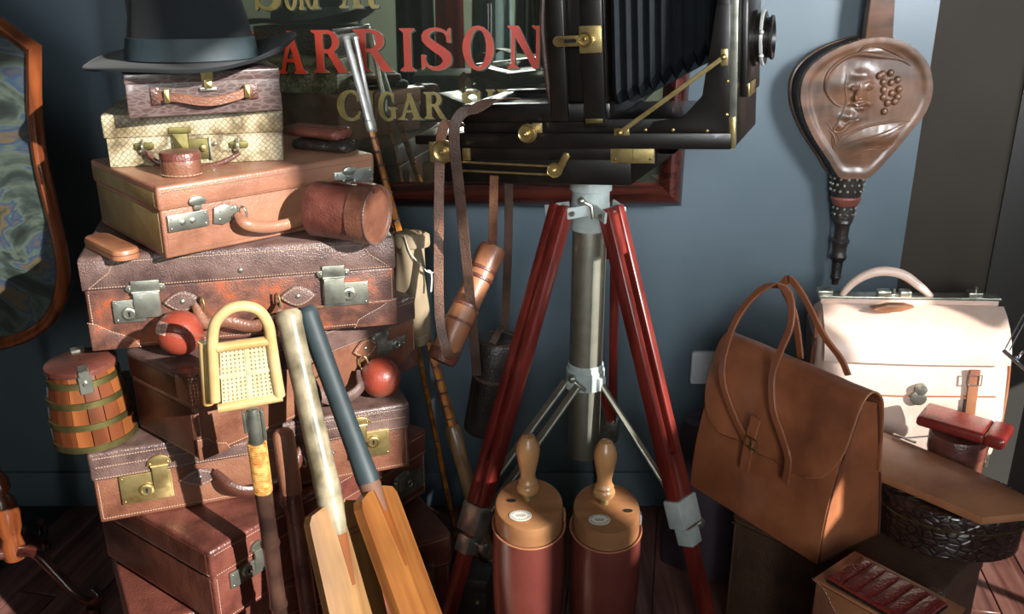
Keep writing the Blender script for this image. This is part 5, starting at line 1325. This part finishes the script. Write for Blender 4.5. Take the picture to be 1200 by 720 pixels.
M['screen_wood'] = wood('glossy_orange_brown_walnut', '8A4A26', '5E2E16', 'Z', .25, 8, .5, .08)
L_ = len(full)
chain([0, 1, 2], 'top_rail'); chain([L_-2, L_-1, 0], 'top_rail')
chain(list(range(2, 12)), 'side_rail'); chain(list(range(11, L_-1)), 'side_rail')
obj('panel', MB().prism([(p.x, p.z) for p in offs(full, .012 if (offs(full, .012)[3]-ctr).length < (full[3]-ctr).length else -.012)], -.002, .004), 'tapestry', t, flat=True)
zt_ = pts[0].z
obj('pole', MB().lathe([(.010, .25), (.010, zt_+.15), (.012, zt_+.155), (.006, zt_+.18)], (0, .024, 0), n=16), 'screen_wood', t)
obj('slide_screw', MB().tube([V(.022, .010, pts[-1].z+.0), V(.022, -.004, pts[-1].z+.0)], .006, 10).box((-.012, .004, pts[-1].z+.0-.012), (.030, .034, pts[-1].z+.0+.012), .002), 'screen_wood', t)
zb_ = .105
obj('turned_post', MB().lathe([(.012, zb_), (.022, zb_+.004), (.026, zb_+.03), (.020, zb_+.06), (.027, zb_+.08), (.030, zb_+.12), (.024, zb_+.15), (.013, zb_+.165), (.022, zb_+.18), (.020, zb_+.20), (.010, zb_+.22)], (0, .024, 0), n=24), 'screen_wood', t)
for a in (-18, 102, 222):
    c, s = math.cos(R_(a)), math.sin(R_(a)); pp = [V(r*c, .024+r*s, z) for r, z in ((.008, .125), (.06, .135), (.11, .09), (.15, .05), (.19, .035), (.215, .055), (.200, .072))]
    obj('scroll_foot', MB().tube(bez(pp, 28), [.014-.006*min(1, i/28) for i in range(len(bez(pp, 28)))], 10), 'mahogany', t)
    obj('foot_pad', MB().lathe([(.014, 0), (.016, .006), (.012, .022)], (.19*c, .024+.19*s, 0), n=14), 'mahogany', t)

# ------------------------------------------------------------ right-hand pile
t = case_root('travel_trunk', 'dull dark brown leather trunk in shade, carrying the russet satchel', (.445, 1.633, 0), -45.5, 0, 0, 'pile on the right', 'trunk'); TK = t
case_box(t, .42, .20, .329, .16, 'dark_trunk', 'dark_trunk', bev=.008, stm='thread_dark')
obj('lid_welt', MB().tube([V(.004, -.001, .275), V(.416, -.001, .275)], .0025, 6), 'dark_trunk', t)
obj('corner_edge', MB().box((.4175, -.002, .004), (.4215, .004, .325), .001), 'nickel', t)
# satchel
t = thing('satchel', 'open-ended russet leather satchel with two long looped handles, on the dark trunk', 'bag', (.368, 1.676, .3305), rot3(-56.6)); ST = t
W, D, Hh = .322, .173, .318
yr, zr = .088, Hh
def xs(n): return [W*i/n for i in range(n+1)]
fw = []
for i in range(13):
    u = i/12; y = .062*u**1.3-.012*math.sin(math.pi*u); z = .003+(Hh-.022)*u
    fw.append([V(x, y+.004*math.sin(9*x/W+u*3)*u, z) for x in xs(16)])
obj('front_panel', MB().sheet(fw, .0035), 'satchel', t)
bw = []
for i in range(9):
    u = i/8; bw.append([V(x, D-(D-.112)*u**1.2, .003+(Hh-.025)*u) for x in xs(10)])
obj('back_panel', MB().sheet(bw, .0035), 'satchel', t)
obj('base_panel', MB().box((.001, .002, 0), (W-.001, D-.001, .005), .001), 'satchel', t)
for sx, nm in ((W-.002, 'gusset'), (.002, 'gusset')):
    g = []
    for i in range(13):
        u = i/12; y0 = .003+.060*u**1.3-.012*math.sin(math.pi*u); y1 = D-(D-.112)*u**1.2-.003; k = -1 if sx > .1 else 1
        g.append([V(sx+k*(.030*math.sin(math.pi*v)*u**.7), y0+(y1-y0)*v, .004+(Hh-.03)*u) for v in [j/10 for j in range(11)]])
    G1 = obj(nm, MB().sheet(g, .003), 'satchel', t)
    for q in (0, -1):
        obj('edge_binding', MB().tube([r[q]+V(.0015 if sx > .1 else -.0015, 0, 0) for r in g], .0022, 6), 'dark', G1)
    obj('edge_binding', MB().tube([V(sx, .003, .004), V(sx, D-.003, .004)], .0022, 6), 'dark', G1)
# flap: from the back over the ridge, down the front
prof = bez([V(0, D-.030, .150), V(0, .125, .27), V(0, .112, .305), V(0, .088, .322), V(0, .066, .315), V(0, .050, .285), V(0, .030, .22), V(0, .012, .150)], 35)
n = len(prof); fl_ = []
for i, p in enumerate(prof):
    v = i/(n-1); inset = 0
    if v > .80: q = (v-.80)/.20; inset = .060*(1-math.sqrt(max(0, 1-q*q)))
    fl_.append([V(-.004+inset+(W+.008-2*inset)*j/22, p.y-.005-.004*math.sin(5*math.pi*j/22+1)*v, p.z-.0*j) for j in range(23)])
FLP = obj('flap', MB().sheet(fl_, .0036), 'satchel', t)
ed = [r[-1] for r in fl_]; obj('edge_binding', MB().tube(ed, .0022, 6), 'tan', FLP)
obj('edge_binding', MB().tube([r[0] for r in fl_]+fl_[-1][1:], .0018, 6), 'dark', FLP)
def strap_px(name, pts, ys, w, mat, par=t):
    P = [on(par, x, y, yy) for (x, y), yy in zip(pts, ys)]
    return obj(name, MB().ribbon(bez(P, 50), w, .0045, (.95, -.12, .25)), mat, par)
strap_px('handle', [(876, 520), (857, 480), (846, 436), (858, 385), (880, 350), (905, 334), (925, 345), (927, 380), (915, 410), (905, 440), (906, 480), (917, 514), (924, 540), (920, 566)],
         [-.010, -.012, -.012, .01, .035, .05, .05, .035, .02, .01, -.002, -.010, -.013, -.014], .016, 'satchel')
strap_px('handle', [(938, 420), (936, 400), (930, 365), (918, 338), (926, 328), (943, 350), (965, 393), (985, 420), (994, 440)],
         [.13, .13, .125, .115, .11, .11, .115, .125, .13], .016, 'satchel')
p0 = px2(t, [(884, 500), (862, 560)], -.006)
q1, q2 = on(t, 886, 490, -.004), on(t, 872, 552, -.014)
obj('closing_strap', MB().ribbon([q1, q1.lerp(q2, .5)+V(0, -.004, 0), q2], .022, .004, (1, 0, 0)), 'satchel', t)
bc = on(t, 880, 520, -.018)
obj('buckle', MB().tube([bc+V(.014, 0, .010), bc+V(-.014, 0, .010), bc+V(-.014, 0, -.010), bc+V(.014, 0, -.010)], .0018, 6, (0, 1, 0), True).tube([bc+V(0, 0, .01), bc+V(.002, -.002, -.014)], .0014, 6), 'brass_dull', t)
# crate under the doctor's bag
t = case_root('low_trunk', 'low dark trunk behind the hat box, hidden under the pale doctor bag', (.60, 1.80, 0), -13, 0, 0, 'pile on the right', 'trunk')
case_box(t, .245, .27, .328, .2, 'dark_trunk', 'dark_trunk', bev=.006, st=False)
t.location = (.705, 1.68, 0)
# gladstone bag
t = thing('doctor_bag', 'large pale tan doctor bag in bright sun, with arched handle and metal frame top', 'bag', (.655, 1.815, .3115), rot3(-11, 0, -3.0)); GB = t
t.location.z = .331
W, D, Hh = .375, .195, .325
def rr3(z, x0, x1, y0, y1, r, bul=0): return [V(x, y, z) for x, y in rrect(x0, y0, x1, y1, r, 5)]
ring = []
for u, sx, y0, y1 in ((0, .012, .006, D-.006), (.03, .002, 0, D), (.3, -.006, -.008, D+.008), (.6, -.004, -.006, D+.006), (.80, .0, .004, D-.006), (.90, .004, .025, D-.028), (.955, .010, .055, D-.058), (.985, .018, .080, D-.082)):
    ring.append(rr3(u*Hh, sx, W-sx, y0, y1, min(.030, (y1-y0)*.4)))
obj('body', MB().loft(ring), 'gladstone', t, ang=60)
# front flap panel
fl2 = []
for u, y in ((.985, .074), (.955, .046), (.90, .018), (.84, -.001), (.78, -.012), (.70, -.014)):
    fl2.append([V(.012+(W-.016)*j/16, y-.004, u*Hh-.003*math.sin(math.pi*j/16)*(u < .75)) for j in range(17)])
obj('front_flap', MB().sheet(fl2, .004), 'gladstone', t, ang=60)
obj('seam_welt', MB().tube([V(.02, -.0085, .46*Hh), V(W*.45, -.0105, .455*Hh), V(W-.02, -.0085, .47*Hh)], .0018, 6), 'tan', t)
for s in (0, 1):
    x = -.006 if s == 0 else W+.006
    obj('side_gusset', MB().prism([(0, 0)], 0, 0) if False else MB().box((x-.004 if s else x, .02, .02), (x if s else x+.006, D-.02, Hh*.8), .002), 'oxblood', t)
    obj('side_piping', MB().tube(bez([V(x, .030, .02), V(x-.003*(1-2*s), .026, Hh*.5), V(x+.004*(1-2*s), .030, Hh*.8), V(x+.012*(1-2*s), .070, Hh*.93)], 20), .0045, 8), 'tan', t)
obj('frame_bar', MB().box((.010, D/2-.016, Hh*.975), (W-.010, D/2-.001, Hh*1.02), .003, 2).box((.010, D/2+.001, Hh*.975), (W-.010, D/2+.016, Hh*1.02), .003, 2), 'gladstone', t)
zt_ = Hh*1.02
F_ = obj('frame_strip', MB().box((.006, D/2-.018, zt_-.002), (W-.006, D/2+.018, zt_+.004), .0015), 'nickel', t)
def fx(px): return on(t, px, 345, D/2-.01).x
for a, b in ((958, 976), (1135, 1152)):
    obj('corner_clip', MB().box((fx(a), D/2-.014, zt_+.003), (fx(b), D/2+.014, zt_+.014), .002, 2), 'nickel', F_)
obj('clip_knob', MB().lathe([(.003, 0), (.003, .008), (.0045, .010), (.001, .014)], (fx(1144), D/2-.006, zt_+.013), n=10), 'nickel', F_)
obj('lock_case', MB().box((fx(1028), D/2-.016, zt_+.003), (fx(1044), D/2+.008, zt_+.016), .003, 2).box((fx(1054), D/2-.016, zt_+.003), (fx(1068), D/2+.008, zt_+.016), .003, 2).box((fx(1044), D/2-.012, zt_+.003), (fx(1054), D/2+.004, zt_+.008), .001).lathe([(.003, 0), (.003, .016)], (fx(1048), D/2-.008, zt_+.003), n=10), 'nickel', F_)
hp = [on(t, x, y, D/2-.006) for x, y in ((987, 352), (989, 343), (1003, 329), (1022, 320), (1040, 318), (1060, 323), (1078, 336), (1089, 346), (1092, 352))]
hb = bez(hp, 40); nn = len(hb)
obj('handle', MB().tube(hb[3:-3], [.0065+.004*math.sin(math.pi*i/(nn-7)) for i in range(nn-6)], 12), 'gladstone', t)
for c in (hb[2], hb[-3]):
    obj('handle_ring', MB().tube([c+V(.006*math.cos(a), 0, .009*math.sin(a)-.003) for a in [2*math.pi*i/14 for i in range(14)]], .002, 6, (0, 1, 0), True), 'nickel', t)
tb = [on(t, x, y, .035) for x, y in ((1022, 362), (1040, 357), (1060, 357), (1071, 360), (1055, 365), (1035, 366))]
obj('frame_tab', MB().prism([(p.x, p.z) for p in tb], .030, .048, None, .001), 'tan', t)
c = on(t, 1079, 462, -.014)
obj('lock_plate', MB().prism(circ(c.x, c.z+.010, .0125, n=20), -.017, -.006, None, .001).prism(circ(c.x-.003, c.z-.010, .016, n=20), -.016, -.006, None, .001), 'nickel', t)
a, b = on(t, 1138, 440, -.016), on(t, 1136, 485, -.016)
obj('side_strap', MB().box((a.x-.002, -.014, b.z-.04), (a.x+.018, -.009, a.z+.01), .001), 'tan', t)
obj('strap_buckle', MB().tube([V(a.x-.004, -.017, a.z), V(a.x+.021, -.017, a.z), V(a.x+.021, -.017, a.z-.022), V(a.x-.004, -.017, a.z-.022)], .0016, 6, (0, 1, 0), True), 'nickel', t)
obj('strap_slot', MB().box((a.x-.006, -.0135, b.z-.012), (a.x-.003, -.010, b.z+.03), .0005), 'hole', t)
# hat box
hcx, hcy = .818, 1.505
t = thing('hat_box', 'low rounded black crocodile hat box with a raised rim lid, under the tan folder', 'hat box', (hcx, hcy, .3305), rot3(-14)); HX = t
obj('box_body', MB().lathe([(.118, 0), (.122, .003), (.124, .062), (.122, .064)], n=56, ey=.74), 'croc_black', t)
obj('box_lid', MB().lathe([(.1245, .062), (.127, .064), (.127, .086), (.122, .091), (.110, .092), (.001, .092)], n=56, ey=.74, cap=False), 'croc_black', t)
obj('rim', MB().tube([V(.1275*math.cos(a), .1275*.74*math.sin(a), .063) for a in [2*math.pi*i/56 for i in range(56)]], .0016, 6, (0, 0, 1), True), 'brass_dull', t)
obj('clasp', MB().box((-.008, -.006, -.014), (.012, .006, .014), .002, 2, Matrix.Translation(V(.124, -.028, .060)) @ Matrix.Rotation(R_(-20), 4, 'Z')), 'nickel', t)
# folder
t = thing('leather_folder', 'flat tan leather folder lying on the black hat box, its rounded end towards the camera', 'folder', (hcx, hcy-.02, .4235))
top = [at(1037, 507, Z=.447), at(1093, 530, Z=.447), at(1140, 550, Z=.445), at(1200, 580, Z=.443), at(1226, 592, Z=.442), at(1212, 601, Z=.441), at(1152, 607, Z=.441), at(1083, 577, Z=.444), at(1035, 557, Z=.446), at(1005, 540, Z=.447), at(1010, 500, Z=.447)]
def slab(poly, th):
    c = sum(poly, V(0, 0, 0))/len(poly); R0 = [p.copy() for p in poly]; f = lambda k, dz: [c+(p-c)*k+V(0, 0, dz) for p in R0]
    return MB().loft([f(.985, -th), f(.998, -th*.85), f(1.0, -th*.6), f(1.0, -th*.35), f(.992, -th*.05), f(.975, 0)])
obj('cover', slab(top, .0165), 'tan', t, world=True, ang=50)
edge = [at(1150, 607.5, Z=.430), at(1083, 578, Z=.433), at(1033, 558, Z=.435)]
obj('page_edge', MB().tube([p+V(-.002, -.002, -.004) for p in edge], .0016, 6), 'thread', t, world=True)
# loose key / clip
ks = [at(1048, 511, Z=.4485), at(1056, 513, Z=.4485), at(1066, 517, Z=.4485)]
t = thing('silver_pencil', 'thin silver clip and rod lying at the far edge of the tan folder', 'clip', at(1062, 514, Z=.4475))
obj('rod', MB().tube([at(1058, 514, Z=.452), at(1093, 511, Z=.452)], .0018, 8), 'steel', t, world=True)
obj('clip', MB().ribbon([at(1047, 509, Z=.4505), at(1058, 513, Z=.451), at(1073, 519, Z=.4505)], .007, .003, (0, 0, 1) if False else (.3, 1, 0)), 'nickel', t, world=True)
# round box with buckle
c = at(1126, 512, Z=.470); t = thing('round_box', 'round brown leather box with a nickel buckle, beneath the dark red slip case', 'box', (c.x+.006, c.y+.020, .3305)); RBX = t
r = .052
obj('box_body', MB().lathe([(r*.98, 0), (r, .003), (r, .098)], n=36), 'brown', t)
obj('box_lid', MB().lathe([(r, .098), (r*1.04, .099), (r*1.04, .132), (r, .137), (.001, .138)], n=36, cap=False), 'oxblood', t)
obj('strap', MB().ribbon([V(r*1.0*math.cos(a), r*1.0*math.sin(a), z) for a, z in ((R_(-18), .03), (R_(-18), .09))]+[V(r*1.08*math.cos(R_(-18)), r*1.08*math.sin(R_(-18)), .125)], .014, .003, (.3, 1, 0)), 'dark', t)
obj('buckle', MB().tube([V(r*1.12*math.cos(R_(a)), r*1.12*math.sin(R_(a)), z) for a, z in ((-30, .10), (-8, .10), (-8, .078), (-30, .078))], .002, 6, (1, 0, 0), True), 'nickel', t)
# red slip case
t = thing('cigar_case', 'glossy dark red leather slip case with a lighter end cap, on the round brown box', 'cigar case', (.803, 1.672, .4695), rot3(-38.4, -.6, 1.0)); t.location.z = .472
bx = MB().box((0, 0, 0), (.128, .086, .022), .008, 4); obj('sleeve', bx, 'red', t)
bx = MB().box((.124, -.0015, -.0015), (.163, .0875, .0235), .009, 4); obj('cap', bx, 'red', t)
# front box with tongue lid
t = thing('leather_box', 'small brown leather box with a rounded tongue lid, nearest the camera at lower right', 'box', (.500, 1.290, .0), rot3(-51)); FB = t
Hf = .392
obj('body', MB().box((0, 0, 0), (.19, .115, Hf-.006), .004, 2), 'brown', t)
lidp = [(-.003, .118), (-.003, .02), (.01, .002)]+[(.045+.0*k, -.002) for k in (0,)]+[(.075, -.0045), (.115, -.0045), (.193, -.003), (.193, .118)]
ml = MB().prism(lidp, 0, .008, Matrix.Rotation(R_(90), 4, 'X'), 0); ml.bm.transform(Matrix.Translation((0, 0, Hf-.001)))
obj('lid', MB().box((-.003, -.003, Hf-.008), (.193, .118, Hf), .003, 2), 'tan', t)
tg = bez([V(-.003, -.0045, Hf-.004), V(.02, -.0045, Hf-.012), V(.05, -.0045, Hf-.045), (.095, -.0045, Hf-.055), V(.14, -.0045, Hf-.045), V(.17, -.0045, Hf-.012), V(.193, -.0045, Hf-.004)], 30)
obj('lid_tongue', MB().prism([(p.x, p.z) for p in tg], -.0055, .0005, None, .001), 'tan', t)
s = MB(); stitch(s, [V(p.x, -.006, p.z+.004) for p in tg]); obj('stitching', s, 'thread', t, kind='stuff', flat=True)
# wallet
t = thing('crocodile_wallet', 'dark red crocodile wallet in six ribbed sections, lying on the small tongue-lidded box', 'wallet', (.515, 1.276, .3935), rot3(-52.7, 0, 0)); WL = t
obj('back_leaf', MB().box((-.003, -.003, 0), (.153, .095, .004), .0018, 2), 'black_case', t)
obj('cover', MB().box((-.002, -.002, .0045), (.152, .094, .011), .003, 3), 'red', t)
for k in range(6):
    obj('hide_section', MB().box((.002+k*.0247, .001, .009), (.002+k*.0247+.0215, .088, .0135), .0022, 2), 'croc_red', t)
obj('fold_line', MB().tube([V(.002, .0905, .0115), V(.15, .0905, .0115)], .001, 6), 'tan', t)
# soft dark holdall behind the tripod leg
c = at(828, 540, Z=.40); t = thing('cloth_holdall', 'slumped dull purple-grey cloth holdall on the floor behind the right tripod leg', 'bag', (.47, 1.90, 0), rot3(-25))
rg = []
for u in [i/9 for i in range(10)]:
    sx = .115*(1-.35*u**2.2); sy = .085*(1-.45*u**2)
    rg.append([V(sx*math.copysign(abs(math.cos(a))**.7, math.cos(a))*(1+.05*math.sin(5*a+4*u)), sy*math.copysign(abs(math.sin(a))**.7, math.sin(a))*(1+.06*math.sin(4*a+6*u)), .36*u) for a in [2*math.pi*j/36 for j in range(36)]])
obj('bag_body', MB().loft(rg), 'aubergine', t, ang=70)
obj('top_seam', MB().tube([V(-.07, 0, .362), V(0, .003, .368), V(.07, 0, .362)], .004, 8), 'aubergine', t)
obj('bag_handle', MB().tube(bez([V(-.04, 0, .362), V(-.03, -.01, .41), V(.03, -.01, .41), V(.04, 0, .362)], 16), .005, 8), 'strap', t)
# chrome wire stand at the right edge
a, b = at(1176, 411, Y=1.52), at(1215, 445, Y=1.46)
t = thing('wire_stand', 'chrome wire display stand cut off by the right edge, beside the pale doctor bag', 'stand', (a.x+.10, 1.45, 0))
obj('ledge', MB().tube([a, b, b+(b-a)*1.2], .0036, 10), 'chrome', t, world=True)
for q in ((1178, 409, 1204, 360), (1183, 411, 1209, 362)):
    p, q_ = at(q[0], q[1], Y=1.52), at(q[2], q[3], Y=1.53); obj('wire', MB().tube([p, q_, q_+(q_-p)*1.0], .0013, 6), 'chrome', t, world=True)
obj('peg', MB().tube([at(1193, 421, Y=1.50), at(1199, 412, Y=1.49)], .002, 8).ball(at(1192, 419, Y=1.50), .003), 'chrome', t, world=True)
pb = b+(b-a)*1.2
obj('upright', MB().tube([V(pb.x, pb.y, .02), V(pb.x, pb.y, pb.z), at(1209, 362, Y=1.53)*2-at(1183, 411, Y=1.52)], .004, 8), 'chrome', t, world=True)
obj('base_plate', MB().lathe([(.05, 0), (.05, .006), (.01, .02)], (pb.x, pb.y, 0), n=24), 'chrome', t, world=True)
# ribbed board and small black case on the floor behind the left tripod leg
t = thing('ribbed_board', 'grey finely ribbed upright board behind the left tripod leg, low in the picture', 'board', (at(560, 690, Y=1.80).x, 1.80, 0), rot3(8))
zt_ = at(555, 660, Y=1.80).z
for k in range(14): obj('rib', MB().box((-.045+k*.0065, -.004, 0), (-.045+k*.0065+.0045, .004, zt_), .001, 1), 'ribbed', t)
obj('backing', MB().box((-.047, .003, 0), (.047, .007, zt_-.002)), 'ribbed', t)
t = thing('small_black_case', 'small black box camera case with brass studs, on the floor before the grey ribbed board', 'case', (at(552, 700, Y=1.56).x-.05, 1.56, 0), rot3(-12))
zt_ = at(552, 676, Y=1.56).z
obj('body', MB().box((0, 0, 0), (.085, .06, zt_), .006, 2), 'black_case', t)
obj('lid', MB().box((-.002, -.002, zt_-.03), (.087, .062, zt_+.002), .006, 2), 'black_case', t)
obj('stud', MB().ball((.02, -.003, zt_-.05), .004).ball((.065, -.003, zt_-.05), .004), 'brass', t)
